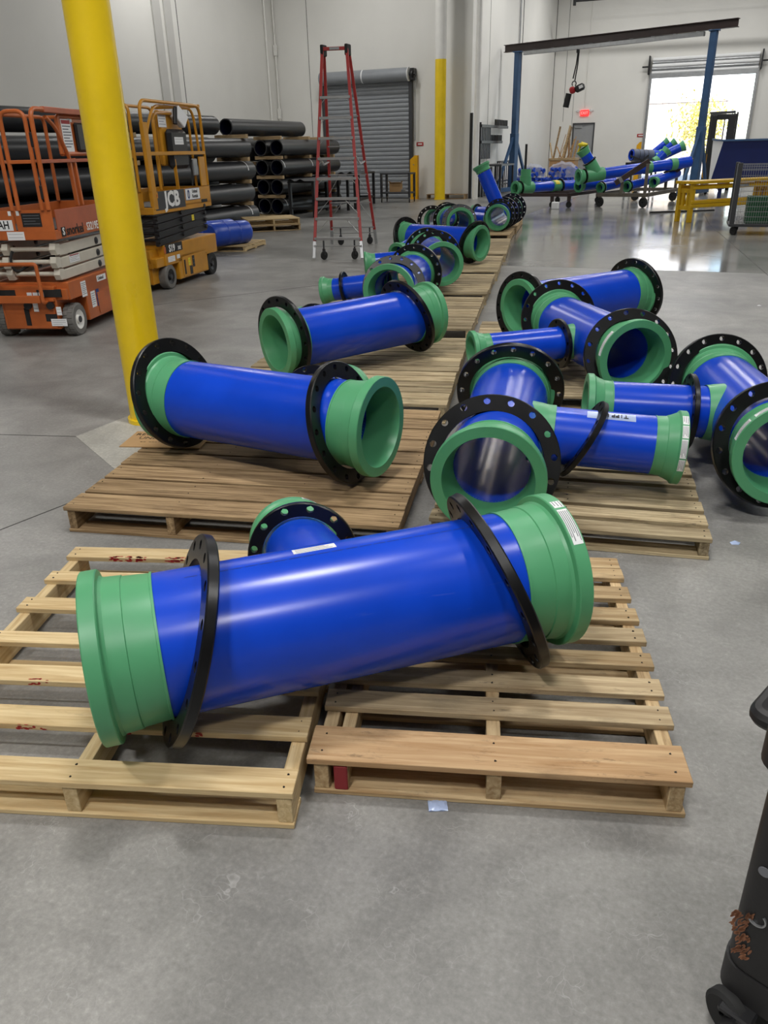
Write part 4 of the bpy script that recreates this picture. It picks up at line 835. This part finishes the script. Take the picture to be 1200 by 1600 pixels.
# tables, cart and box by the roll-up door
def table(label, a, b, w, h, mat='dark'):
    a, b = V(a), V(b); ang = math.atan2((b-a).y, (b-a).x); Lt = (b-a).length; t = thing('work_table', label, 'table', (a.x, a.y, 0), ang)
    MB().bb(0, Lt, 0, w, h-.05, h, .004).build('table_top', mat, t)
    for x in (.05, Lt-.05):
        for y in (.05, w-.05): MB().bb(x-.04, x+.04, y-.04, y+.04, 0, h-.05, .004).build('leg', mat, t)
    for y in (.05, w-.05): MB().bb(.08, Lt-.08, y-.025, y+.025, .2, .26).build('lower_rail', mat, t)
    for x in (.05, Lt-.05): MB().bb(x-.025, x+.025, .08, w-.08, .2, .26).build('cross_rail', mat, t)
    return t
table('near black work table in front of the short black pipes, left of the ladder', (-10.36, 20.25, 0), (-10.52, 22.9, 0), .80, .92)
table('far black work table before the closed roll-up door, behind the ladder', (-10.5, 23.3, 0), (-11.05, 26.1, 0), .62, 1.0)
for lab, q in (('grey corrugated sheet lying on the near work table', (-11.12, 20.1, .925, -11.12, 23.0, .93)), ('second grey corrugated sheet, further back on the tables', (-11.13, 23.35, 1.005, -11.68, 26.0, 1.005))):
    a, b = V(q[:3]), V(q[3:]); m = MB(); pr = [(0, 0), (.10, .045), (.14, .045), (.24, 0), (.30, 0), (.40, .045), (.44, .045), (.54, 0), (.66, .0)]
    vs = [p+V((x, 0, z)) for p in (a, b) for x, z in pr]; q = len(pr); m.add(vs, [(i, i+1, q+i+1, q+i) for i in range(q-1)]); vs = [v-V((0, 0, .004)) for v in vs]; m.add(vs, [(i+1, i, q+i, q+i+1) for i in range(q-1)])
    tag(m.build('corrugated_sheet', 'charcoal'), lab, 'metal sheet')
ct = thing('shelf_cart', 'low black shelf cart on casters at the foot of the roll-up door', 'cart', (-11.0, 26.4, 0), rad(2))
for z in (.93, .33): MB().bb(0, 1.07, 0, .6, z-.05, z, .005).build('shelf', 'charcoal', ct)
for x in (.035, 1.035):
    for y in (.035, .565):
        MB().bb(x-.035, x+.035, y-.035, y+.035, .16, .93, .004).build('leg', 'charcoal', ct)
        o = MB().lathe([(-.02, .01), (-.02, .075), (.02, .075), (.02, .01)], T(x, y, .08, rad(20)), 20).build('caster_wheel', 'rubber', ct); MB().bb(x-.035, x+.035, y-.03, y+.03, .15, .165).bb(x+.02, x+.03, y-.02, y+.02, .07, .155).build('caster_fork', 'steel', o)
cbx = thing('cardboard_box', 'small brown cardboard box on the lower shelf of the black cart', 'box', (-10.74, 26.6, .33), rad(12))
MB().bb(0, .40, 0, .3, 0, .27, .004).build('box_body', 'cloth', cbx); MB().bar((-.03, .15, .33), (.02, .15, .272), .3, .004).bar((.38, .15, .272), (.42, .15, .34), .3, .004).bar((.2, .0, .272), (.2, -.09, .31), .38, .004).build('box_flap', 'cloth', cbx)
tag(MB().bb(-10.28, -10.16, 26.5, 26.6, .3305, .42, .01).build('tool_case', 'steel'), 'small grey case beside the cardboard box on the cart shelf', 'case')

# ------------------------------------------------------------------ blue gantry crane and hoist
G = thing('gantry_crane', 'blue-legged gantry crane with dark brown beam, far right', 'gantry crane', (-7.89, 32.39, 0))
gv = M.Translation((7.89, -32.39, 0)); gL, gR = V((-7.89, 32.39, 0)), V((-1.13, 30.1, 0)); gd = (gR-gL).normalized(); gp = V((-gd.y, gd.x, 0))
for a in (gL, gR):
    MB().bar(a+V((0, 0, .12)), a+V((0, 0, 4.78)), .20, .20, .01, gp).build('column_post', 'gantry', G, gv); MB().bar(a+V((0, 0, .12)), a+V((0, 0, 2.1)), .25, .25, .01, gp).build('lower_sleeve', 'gantry', G, gv)
    MB().bar(a-gp*1.25+V((0, 0, .14)), a+gp*1.25+V((0, 0, .14)), .15, .15, .008).build('base_beam', 'gantry', G, gv)
    for s in (-1, 1):
        MB().bar(a+gp*s*1.1+V((0, 0, .18)), a+gp*s*.1+V((0, 0, 1.95)), .09, .09, .006).build('diagonal_brace', 'gantry', G, gv)
        c = a+gp*s*1.15; MB().lathe([(-.03, .01), (-.03, .065), (.03, .065), (.03, .01)], frame((c.x, c.y, .065), gd), 18).build('caster_wheel', 'rubber', G, gv)
    MB().box(a+V((0, 0, 4.79)), (.34, .34, .03), .004).build('head_plate', 'gantry', G, gv)
b0, b1 = gL-gd*.57, gR+gd*.70; Z0, Z1 = 4.81, 5.05
MB().bar(b0+V((0, 0, Z0+.01)), b1+V((0, 0, Z0+.01)), .2, .02).bar(b0+V((0, 0, Z1-.01)), b1+V((0, 0, Z1-.01)), .2, .02).bar(b0+V((0, 0, (Z0+Z1)/2)), b1+V((0, 0, (Z0+Z1)/2)), .016, Z1-Z0-.03).build('i_beam', 'bronze', G, gv)
MB().bar(gL+gd*.25+V((0, 0, 4.73)), gR-gd*.3+V((0, 0, 4.73)), .12, .13, .01).build('trolley_track', 'steel', G, gv)
for k in range(9): c = gL+gd*(.7+k*.74)+V((0, 0, 4.805)); MB().box(c, (.12, .16, .05), .006).build('track_clamp', 'steel', G, gv)
h = gL+gd*2.45; H = thing('chain_hoist', 'red and black electric chain hoist hanging from the gantry beam', 'hoist', (h.x, h.y, 3.32)); h = h+V((0, 0, -.18)); hv = M.Translation((-h.x, -h.y, -3.32))
MB().cyl(h+V((0, 0, 4.86)), h+V((0, 0, 4.70)), .03, 10).box(h+V((0, 0, 4.80)), (.1, .12, .12), .01).build('trolley', 'dark', H, hv)
MB().tube([h+V((.0, 0, 4.78)), h+V((-.03, 0, 4.4)), h+V((-.11, 0, 3.96))], .022, 8).tube([h+V((.03, 0, 4.78)), h+V((.02, 0, 4.4)), h+V((-.04, 0, 3.9))], .022, 8).build('lifting_strap', 'rubber', H, hv)
MB().tube([h+V((-.06+.07*cos(t), 0, 3.80+.08*sin(t))) for t in [x*.5 for x in range(-2, 9)]], .02, 8).build('hook', 'dark', H, hv)
mm = M.Rotation(rad(-22), 3, 'Y'); MB().box(h+V((-.10, 0, 3.60)), (.20, .22, .22), .05, mm).build('motor_end', 'ink_r', H, hv); o = MB().box(h+V((.15, 0, 3.66)), (.34, .24, .22), .05, mm).build('motor_case', 'dark', H, hv)
MB().box(h+V((.2, -.122, 3.69)), (.14, .006, .10), .002, mm).build('rating_plate', 'sticker', o); MB().cyl(h+V((-.22, 0, 3.50)), h+V((-.30, 0, 3.06)), .105, 18).build('chain_bag', 'rubber', H, hv)
MB().tube([h+V((-.04, .0, 3.5)), h+V((-.04, 0, 1.4))], .008, 6).build('load_chain', 'steel', H, hv)

# black bar rack against the return wall and the table below
rk = thing('bar_rack', 'black wall rack with upright bars and toothed arms, beside the corner pipe', 'rack', (XR+.1, 29.5, 0))
MB().bb(.0, .06, .10, .16, 0, 2.45, .004).bb(0, .06, 3.5, 3.56, 0, 1.1, .004).build('rack_post', 'dark', rk)
for z, y1, ny in ((2.36, 3.75, 8), (1.84, 2.95, 7)):
    MB().bb(0, .12, .0, y1, z-.07, z+.02, .004).build('rack_arm', 'dark', rk)
    for i in range(ny): MB().bb(.04, .10, y1-.1-i*.24, y1-.04-i*.24, z+.02, z+.22, .003).build('arm_tooth', 'dark', rk)
for i in range(7): MB().bb(.02, .08, .06+i*.2, .16+i*.2, 1.26, 2.30, .003).build('upright_bar', 'charcoal', rk)
tb = thing('side_table', 'small black table under the wall rack, behind the upright pipe branch', 'table', (XR+.2, 29.6, 0))
MB().bb(0, .75, 0, 1.9, 1.02, 1.08, .004).build('table_top', 'charcoal', tb)
for x in (.04, .71):
    for y in (.05, 1.85): MB().bb(x-.03, x+.03, y-.03, y+.03, 0, 1.02, .003).build('leg', 'dark', tb)
for i in range(5): MB().bb(.06, .10, .2+i*.22, .32+i*.22, .02, .98, .003).build('upright_bar', 'charcoal', tb)
gq = thing('steel_grille', 'dark steel bar grille standing behind the left gantry leg', 'grille', (-8.30, 31.55, 0), rad(89))
MB().bb(0, 2.2, -.02, .02, 1.1, 1.16).bb(0, 2.2, -.02, .02, .42, .46).bb(0, 2.2, -.02, .02, .3, .33).bb(0, 2.2, -.02, .02, .03, .07).build('grille_rail', 'dark', gq)
for i in range(9): MB().bb(.02+i*.265, .05+i*.265, -.015, .015, 0, 1.16).build('grille_bar', 'dark', gq)

# blue film-wrapped fittings, wooden bin of sticks
fb_ = thing('fitting_bundle', 'heap of blue fittings wrapped in clear film before the return wall', 'bundle', (-7.5, 34.3, 0), rad(6))
MB().bb(-.7, 1.8, -.4, .5, 0, .14, .01).build('skid', 'w_mid', fb_)
r3 = random.Random(11)
for i in range(44):
    x = -.58+.0515*i+r3.uniform(-.03, .03); z = .25+.165*(i % 4)*(1 if abs(i-22) > 2 else .3)+r3.uniform(0, .04); a = r3.uniform(-.7, .7)
    MB().lathe([(-.11, .02), (-.11, .085), (-.08, .085), (-.075, .062), (.075, .062), (.08, .085), (.11, .085), (.11, .02)], frame((x, -.25+r3.uniform(-.12, .2), z), (cos(a), -.8, sin(a)*.5)), 16).build('blue_fitting', 'drum', fb_)
m = MB()
for gx, x0, w_, hh in ((0, -.62, 1.1, .95), (1, .62, 1.12, 1.02)):
    K = 15; vs = []
    for i in range(K):
        f = i/(K-1); z = .42+(hh-.42)*sin(pi*(.12+.76*f))**.5+.05*r3.random(); xx = x0+w_*f
        for y, zz in ((-.30-.05*r3.random(), .48), (-.26-.06*r3.random(), z-.06), (.0, z+.05*r3.random()), (.4, .5)): vs.append((xx, y, zz))
    m.add(vs, [(4*i+j, 4*i+4+j, 4*i+5+j, 4*i+1+j) for i in range(K-1) for j in range(3)])
MT['clear'].node_tree.nodes['Principled BSDF'].inputs['Alpha'].default_value = .34; m.build('clear_film', 'clear', fb_, None, 10)
bn = thing('wooden_bin', 'wooden crate of scrap sticks in front of the grey exit door', 'crate', (-7.75, 38.6, 0))
for x0_, x1_, y0_, y1_ in ((0, 1.15, 0, .03), (0, 1.15, .9, .93), (0, .03, .03, .9), (1.12, 1.15, .03, .9)): MB().bb(x0_, x1_, y0_, y1_, .12, 1.12, .004).build('side_panel', 'ply', bn)
MB().bb(-.03, 1.18, -.04, .97, 1.04, 1.13, .005).bb(.03, 1.12, .03, .9, .8, 1.06).build('rim_frame', 'w_mid', bn); MB().bb(0, 1.15, 0, .93, 0, .12, .004).build('skid', 'w_mid', bn)
r4 = random.Random(5)
STK = ((-.05, 1.78, .12, 1.06), (.36, 2.42, .14, 1.1), (.62, 2.1, .36, 1.1), (.78, 2.45, .52, 1.07), (.84, 2.4, .60, 1.1), (1.06, 2.0, .78, 1.1), (.98, 1.9, .86, 1.1), (1.14, 1.85, 1.0, 1.08), (.2, 1.6, .45, 1.1), (.55, 1.7, .3, 1.1), (.86, 1.66, .66, 1.1), (.70, 1.9, .74, 1.1))
for k, (xa, za, xb, zb) in enumerate(STK):
    tag(MB().bar((-7.75+xb, 38.75+.05*k, zb), (-7.75+xa, 38.7+.05*k+.1, za), .08, .03, .003).build('scrap_stick', ('w_mid', 'w_old', 'ply')[k % 3]), ('first', 'second', 'third', 'fourth', 'fifth', 'sixth', 'seventh', 'eighth', 'ninth', 'tenth', 'eleventh', 'twelfth')[sorted(q[0] for q in STK).index(xa)]+' stick from the left, by its top, in the wooden crate', 'stick', 'scrap sticks in the crate')

# ------------------------------------------------------------------ pipe carts at the far right
def seg(par, mv, p, q, r, mat, nm='pipe', n=24, flare=0):
    p, q = V(p), V(q); Ls = (q-p).length
    pr = [(0, r*.8), (0, r), (Ls, r), (Ls, r*.8)]
    if flare: pr = [(0, r*.8), (0, r*flare), (.04, r*flare), (.08, r*1.08), (Ls, r), (Ls, r*.8)]
    return MB().lathe(pr, mv @ frame(p, q-p), n).build(nm, mat, par)
def ring8(par, mv, c, d, k=8): ob('backing_ring', RM[k], par, mv @ frame(c, d))
# low dark cart
CA = thing('pipe_cart', 'low dark brown pipe cart with casters, left of the taller cart', 'cart', (-4.9, 25.2, 0)); cv = M.Translation((4.9, -25.2, 0))
fr = [V((-5.75, 24.25, .35)), V((-4.25, 24.25, .35)), V((-3.62, 26.7, .35)), V((-5.1, 26.7, .35))]
for i in range(4): MB().bar(fr[i], fr[(i+1) % 4], .07, .09, .005).build('frame_member', 'bronze', CA, cv)
MB().bar(fr[0].lerp(fr[3], .5), fr[1].lerp(fr[2], .5), .07, .09, .005).build('frame_member', 'bronze', CA, cv)
for (x, y) in ((-4.72, 24.3), (-5.0, 26.6), (-4.24, 24.32), (-3.75, 26.5)):
    MB().bb(x-.05, x+.05, y-.05, y+.05, .17, .32, .005).build('caster_fork', 'bronze', CA, cv); MB().lathe([(-.025, .01), (-.025, .085), (.025, .085), (.025, .01)], T(x, y, .085, rad(60)), 20).build('caster_wheel', 'rubber', CA, cv)
tag(MB().bb(-4.62, -4.42, 23.70, 23.84, 0, .19, .015).cyl((-4.52, 23.698, .11), (-4.52, 23.692, .11), .05, 16).build('wheel_chock_box', 'sticker'), 'small white box on the floor at the caster of the low cart', 'box')
pd = V((1.63, 2.4, 0)).normalized(); P0 = V((-5.78, 24.2, .535)); PA = thing('pipe_assembly', 'blue pipe with green riser tee resting on the low dark cart', 'pipe fitting', (P0.x, P0.y, .39)); av = M.Translation(-V((P0.x, P0.y, .39)))
at_ = lambda s: P0+pd*s
seg(PA, av, at_(-.04), at_(.10), .16, 'green', 'flange_adapter', 28, 1.25); ring8(PA, av, at_(.13), pd, 10); seg(PA, av, at_(.15), at_(.62), .165, 'green', 'tee_body'); seg(PA, av, at_(.62), at_(1.42), .14, 'blue')
u0 = at_(.36)+V((0, 0, .08)); seg(PA, av, u0, u0+V((0, 0, .20)), .165, 'green', 'riser_socket'); seg(PA, av, u0+V((0, 0, .20)), u0+V((0, 0, .42)), .148, 'green', 'riser_cap'); MB().lathe([(0, .158), (0, .170), (.03, .170), (.03, .158)], av @ frame(u0+V((0, 0, .2)), (0, 0, 1)), 24).build('riser_bead', 'green', PA)
seg(PA, av, at_(1.42), at_(1.74), .155, 'green', 'coupling'); ring8(PA, av, at_(1.78), pd, 10); seg(PA, av, at_(1.8), at_(3.0), .14, 'blue'); MB().lathe([(0, .157), (0, .164), (.16, .164), (.16, .157)], av @ frame(at_(1.48), pd), 20, True, -1.2, 1.2).build('yellow_strap', 'tape_y', PA)
tag(MB().cyl((-5.66, 24.75, .95), (-5.66, 24.75, 1.70), .035, 12).bb(-5.72, -5.60, 24.69, 24.81, .40, .95, .01).build('steel_post', 'dark'), 'black steel post standing up behind the green riser', 'post')
# taller cart
CB = thing('pipe_cart', 'taller grey pipe cart with sloping dark arms and big casters', 'cart', (-2.6, 26, 0)); bv = M.Translation((2.6, -26, 0))
f4 = [V((-3.50, 24.65, .33)), V((-2.12, 24.45, .33)), V((-1.45, 27.6, .33)), V((-2.85, 27.8, .33))]
for i in range(4): MB().bar(f4[i], f4[(i+1) % 4], .07, .10, .005).build('frame_member', 'olive', CB, bv)
for a, z in ((V((-2.83, 24.55, .33)), .80), (V((-2.18, 24.47, .33)), 1.13), (V((-1.78, 26.4, .33)), .85), (V((-1.55, 27.3, .33)), 1.0)): MB().bar(a, a+V((0, .02, z-.33)), .085, .085, .005).build('post', 'olive', CB, bv)
for p, q in ((V((-3.0, 24.4, .64)), V((-2.16, 24.62, 1.20))), (V((-1.86, 26.2, .72)), V((-1.14, 26.6, 1.16)))): MB().bar(p, q, .10, .14, .006).build('sloping_arm', 'bronze', CB, bv); MB().bar(p.lerp(q, .12), p.lerp(q, .2), .107, .147).build('tape_mark', 'steel', CB, bv)
MB().bar((-1.86, 26.2, .85), (-1.1, 26.5, 1.2), .05, .05).build('brace', 'olive', CB, bv)
for (x, y) in ((-3.43, 24.72), (-2.2, 24.5), (-1.6, 27.4), (-2.75, 27.6)):
    MB().bb(x-.05, x+.05, y-.06, y+.06, .25, .30, .004).build('caster_plate', 'olive', CB, bv); MB().lathe([(-.035, .02), (-.035, .12), (-.02, .135), (.02, .135), (.035, .12), (.035, .02)], T(x, y, .135, rad(58)), 24).build('caster_wheel', 'rubber', CB, bv)
A0, A1 = V((-3.99, 24.4, .82)), V((-1.22, 26.5, 1.12)); ad = (A1-A0).normalized(); U = thing('pipe_assembly', 'long blue pipe with green wye and raised branch, across the taller cart', 'pipe fitting', (-3.99, 24.4, .68)); uv_ = M.Translation((3.99, -24.4, -.68)); a_ = lambda s: A0+ad*s
seg(U, uv_, a_(-.06), a_(.10), .172, 'green', 'flange_adapter', 28, 1.25); ring8(U, uv_, a_(.14), ad, 10); seg(U, uv_, a_(.16), a_(.72), .18, 'green', 'wye_body'); seg(U, uv_, a_(.72), a_(2.03), .152, 'blue'); seg(U, uv_, a_(2.03), a_(2.24), .168, 'green', 'coupling'); seg(U, uv_, a_(2.24), a_(2.86), .152, 'blue'); seg(U, uv_, a_(2.86), a_(3.06), .168, 'green', 'coupling'); seg(U, uv_, a_(3.06), a_(3.52), .152, 'blue')
w0 = a_(.48)+V((0, 0, .06)); w1 = V((-4.02, 24.5, 1.56)); wd_ = (w1-w0).normalized(); seg(U, uv_, w0, w0+wd_*.33, .178, 'green', 'wye_arm'); ring8(U, uv_, w0+wd_*.36, wd_, 10); seg(U, uv_, w0+wd_*.38, w0+wd_*.58, .152, 'blue', 'branch_pipe'); seg(U, uv_, w0+wd_*.76, w0+wd_*.58, .155, 'green', 'branch_adapter', 24, 1.2)
wt = w0+wd_*.76; MB().lathe([(0, .02), (0, .10), (.05, .13), (.09, .10), (.10, .02)], uv_ @ frame(wt+V((0, 0, .06)), (0, 0, 1)), 14, False).tube([wt+uv_.to_translation()+V((-.12, 0, -.12)), wt+uv_.to_translation()+V((-.02, 0, .16)), wt+uv_.to_translation()+V((.14, 0, .1))], .03, 8).build('yellow_strap', 'tape_y', U)
def stub(label, p, q, r, ends=(1, 1), ring=False):
    p, q = V(p), V(q); d = (q-p).normalized(); t = thing('pipe_spool', label, 'pipe fitting', p); v = M.Translation(-p)
    seg(t, v, p+d*(.16 if ends[0] else 0), q-d*(.16 if ends[1] else 0), r, 'blue')
    if ends[0]: seg(t, v, p, p+d*.16, r*1.04, 'green', 'flange_adapter', 24, 1.2)
    if ends[1]: seg(t, v, q, q-d*.16, r*1.04, 'green', 'flange_adapter', 24, 1.2)
    if ring: ring8(t, v, p+d*.08, d)
    return t, v, p, d
stub('short blue pipe low on the taller cart, left of three, green end with black ring', (-3.50, 25.0, .50), (-2.86, 25.9, .62), .12, (1, 0), True)
stub('short blue pipe low on the taller cart, middle of three', (-2.78, 25.2, .52), (-1.95, 26.6, .72), .12, (1, 0), True)
stub('short blue pipe low on the taller cart, right of three, pale green end', (-2.06, 25.4, .62), (-1.5, 26.6, .82), .12, (1, 0))
stub('green-ended pipe tucked below the wye on the low cart', (-4.08, 24.75, .56), (-3.25, 26.0, .62), .14, (1, 0))
# rack of pipes behind
RK = thing('pipe_rack', 'dark pipe rack behind the carts, left of the bright doorway', 'rack', (-2.8, 33.2, 0)); rv = M.Translation((2.8, -33.2, 0))
for x in (-3.65, -2.75, -1.6):
    for y in (32.6, 34.4): MB().bar((x, y, 0), (x, y, 1.0), .07, .07, .004).build('post', 'dark', RK, rv)
for y in (32.6, 34.4): MB().bar((-3.7, y, .98), (-1.5, y, .98), .07, .09, .004).build('cross_beam', 'dark', RK, rv)
for x in (-3.65, -1.6): MB().bar((x, 32.6, .3), (x, 34.4, .3), .06, .08, .004).build('side_beam', 'dark', RK, rv)
MB().bar((-3.55, 32.5, 1.25), (-2.9, 32.6, .98), .05, .06).bar((-3.2, 32.5, 1.0), (-2.9, 32.5, 1.25), .05, .06).build('brace', 'dark', RK, rv)
tB, vB, pB, dB = stub('thick rubber-wrapped pipe with green elbow on the rack behind the carts', (-3.56, 32.8, 1.27), (-2.55, 33.6, 1.20), .19, (0, 1), True); o = MB().lathe([(0, .2), (0, .207), (.86, .207), (.86, .2)], vB @ frame(pB+dB*.02, dB), 26).build('rubber_wrap', 'grey_w', tB)
for k in range(3): MB().lathe([(0, .207), (0, .214), (.02, .214), (.02, .207)], vB @ frame(pB+dB*(.25+.18*k), dB), 26).build('wrap_band', 'charcoal', tB)
stub('blue pipe rising to the right on the far rack, leftmost of three', (-3.05, 34.25, 1.20), (-2.42, 34.4, 1.73), .11, (1, 1)); stub('blue pipe rising to the right on the far rack, middle of three', (-2.72, 33.95, 1.20), (-2.12, 34.05, 1.70), .11, (1, 1), True); stub('blue pipe rising to the right on the far rack, rightmost of three', (-2.62, 32.9, 1.14), (-1.74, 33.1, 1.55), .15, (1, 1), True)
stub('green elbow hanging at the front of the far rack', (-2.25, 32.35, 1.42), (-2.62, 32.2, 1.02), .15, (1, 1))
tag(MB().bar((-2.50, 24.5, 1.42), (-2.22, 24.55, 1.24), .05, .02, .002).build('wooden_lath', 'w_new'), 'pale wooden lath lying over the taller cart arm', 'stick') if False else None

# hopper, forklift, yellow rack, wire cart, steel strip
HP = thing('dump_hopper', 'large navy blue dump hopper with pale side, far right', 'hopper', (-.62, 27.0, 0))
pf = [(-.05, 1.70), (.26, 1.66), (.10, .62), (.02, .55)]
MB().add([(.26, 0, 1.66), (1.9, 0, 1.66), (1.7, .15, .6), (.06, .15, .6), (-.06, 1.3, 1.70), (2.2, 1.3, 1.70), (2.0, 1.1, .55), (-.02, 1.1, .55)], [(0, 3, 2, 1), (3, 7, 6, 2), (4, 5, 6, 7), (1, 2, 6, 5)]).build('hopper_shell', 'hopper', HP)
MB().add([(.26, -.002, 1.66), (.06, .148, .6), (-.02, 1.1, .55), (-.06, 1.3, 1.70)], [(0, 1, 2, 3)]).build('pale_side_plate', 'sticker', HP)['label'] = 'pale side plate'  # side plate coloured near white against the navy shell
MB().bar((.24, -.02, 1.67), (1.95, -.02, 1.67), .05, .05, .004).bar((-.07, 1.3, 1.71), (.25, 0, 1.67), .05, .05, .004).build('rim_bar', 'gantry', HP)
for x in (.25, 1.45): MB().bb(x, x+.22, .1, 1.4, .35, .52, .006).build('fork_pocket', 'hopper', HP); MB().bb(x+.05, x+.15, .2, .3, 0, .36).bb(x+.05, x+.15, 1.2, 1.3, 0, .36).build('support_leg', 'hopper', HP)
FK = thing('forklift', 'forklift with tall black mast behind the navy hopper', 'forklift', (-.55, 33.6, 0))
for x, w_ in ((-.30, .09), (.28, .13)): MB().bb(x-w_, x+w_, -.10, .10, .08, 2.50, .01).build('mast_rail', 'dark', FK)
MB().bb(.02, .06, .0, .08, .3, 2.42, .004).build('lift_chain', 'dark', FK); MB().cyl((-.02, 0, 1.3), (-.02, 0, 1.62), .12, 14).build('lift_cylinder_head', 'dark', FK)
MB().bb(-.40, .42, -.08, .1, 2.36, 2.54, .008).build('mast_crossbar', 'dark', FK); MB().bb(-.3, .3, -.06, .08, .6, .72, .006).build('mast_crossbar', 'dark', FK); MB().bar((-.5, .2, 2.60), (.36, .2, 2.62), .05, .05).bar((-.5, 1.5, 2.60), (.36, 1.5, 2.62), .05, .05).bar((-.46, .2, 2.6), (-.46, 1.5, 2.6), .05, .05).bar((.34, .2, 2.6), (.34, 1.5, 2.6), .05, .05).build('overhead_guard', 'charcoal', FK)
for x, y in ((-.44, .2), (.44, .2), (-.44, 1.5), (.44, 1.5)): MB().bb(x-.03, x+.03, y-.03, y+.03, .9, 2.6).build('guard_post', 'charcoal', FK)
MB().bb(-.5, .5, .25, 2.0, .25, 1.0, .06).bb(-.5, .5, 1.4, 2.1, .3, 1.25, .08).build('body', 'yellow2', FK); MB().bb(-.25, .25, .85, 1.3, 1.0, 1.12, .03).bb(-.25, .25, 1.25, 1.36, 1.1, 1.6, .03).build('seat', 'rubber', FK)
MB().lathe([(0, .15), (0, .17), (.02, .17), (.02, .15)], frame((0, .5, 1.36), (0, -.6, .8)), 20).build('steering_wheel', 'rubber', FK)
for x in (-.5, .38):
    for y in (.45, 1.75): MB().lathe([(0, .05), (0, .25), (.14, .25), (.14, .05)], T(x, y, .26), 22).build('wheel', 'rubber', FK)
for x in (-.2, .2): MB().bb(x-.05, x+.05, -1.0, -.1, .05, .09).build('fork', 'dark', FK)
YR = thing('barrier_rack', 'yellow steel barrier rack with stacked long rails, far right', 'rack', (-1.08, 20.07, 0), rad(-44))
# local x: across the frame toward the viewer; local y: along the rails to the right
for y in (.04, 2.35):
    for x in (.05, .42): MB().bar((x-.0, y, 0), (x, y, .80), .085, .10, .006).build('leg', 'ylow3', YR)
    for z in (.30, .66): MB().bar((.05, y, z), (.42, y, z), .06, .09, .005).build('cross_bar', 'ylow3', YR)
    MB().bar((.17, y, .66), (.17, y, .30), .06, .07, .004).bar((.31, y, .66), (.31, y, .30), .06, .07, .004).build('inner_post', 'ylow3', YR)
for i, x in enumerate((.02, .17, .32, .46)): MB().bb(x-.055, x+.055, -.06, 3.2, .80, .86, .006).build('top_rail', 'ylow3', YR)
for z in (.72, .42, .34): MB().bb(.40, .48, .0, 3.2, z-.035, z+.04, .012).build('side_rail', 'ylow3', YR)
for z in (.72, .40): MB().bb(-.01, .06, .0, 3.2, z-.04, z+.04, .012).build('side_rail', 'ylow3', YR)
MB().bb(.481, .485, 1.35, 1.62, .70, .76).build('grey_patch', 'steel', YR)
WC = thing('wire_cart', 'grey wire-mesh cart on casters holding green crates, at the right edge', 'cart', (.12, 17.15, 0), rad(3))
MB().bb(-.03, .05, -.03, .05, .16, 1.27, .006).build('corner_post', 'charcoal', WC); MB().bb(1.17, 1.25, -.03, .05, .16, 1.27, .006).build('corner_post', 'charcoal', WC)
for x in (0, 1.2): MB().bb(x-.03, x+.04, .75, .82, .16, 1.27, .006).build('corner_post', 'charcoal', WC)
MB().bb(-.04, 1.26, -.04, .84, .15, .20, .005).build('deck', 'charcoal', WC)
m = MB()
for i in range(12): z = .24+i*.09; m.bb(.03, 1.2, -.012, -.004, z-.004, z+.004).bb(.0, .008, .02, .78, z-.004, z+.004)
for i in range(30): x = .05+i*.04; m.bb(x-.003, x+.003, -.016, -.010, .2, 1.24)
for i in range(18): y = .05+i*.042; m.bb(-.004, .003, y-.003, y+.003, .2, 1.24)
for z in (1.16, 1.20, 1.25): m.bb(.03, 1.2, .0, .012, z-.006, z+.006)
stuff(m.build('wire_mesh', 'steel', WC))
for x, y in ((.06, .05), (1.15, .05), (.12, .7), (1.15, .75)): MB().lathe([(-.02, .01), (-.02, .075), (.02, .075), (.02, .01)], T(x, y, .075, rad(40)), 20).build('caster_wheel', 'rubber', WC)
cr = None
for i in range(4):
    t = thing('plastic_crate', ('lowest', 'second', 'third', 'topmost')[i]+' green plastic crate stacked in the wire cart', 'crate', (.36, 17.32, .202+i*.118), rad(3), 'green crates in the wire cart')
    for a in ((0, .8, 0, .02), (0, .8, .48, .5), (0, .02, .02, .48), (.78, .8, .02, .48)): MB().bb(*a, 0, .115, .004).build('crate_side', 'crate', t)
    MB().bb(.02, .78, .02, .48, 0, .015).build('crate_floor', 'crate', t); MB().bb(-.012, .812, -.012, .004, .095, .115, .003).build('crate_rim', 'crate', t)
tag(MB().bar((-1.82, 22.5, .02), (-.30, 23.4, .02), .09, .04, .004).build('steel_strip', 'dark'), 'black steel strip lying on the floor behind the yellow rack', 'steel strip')
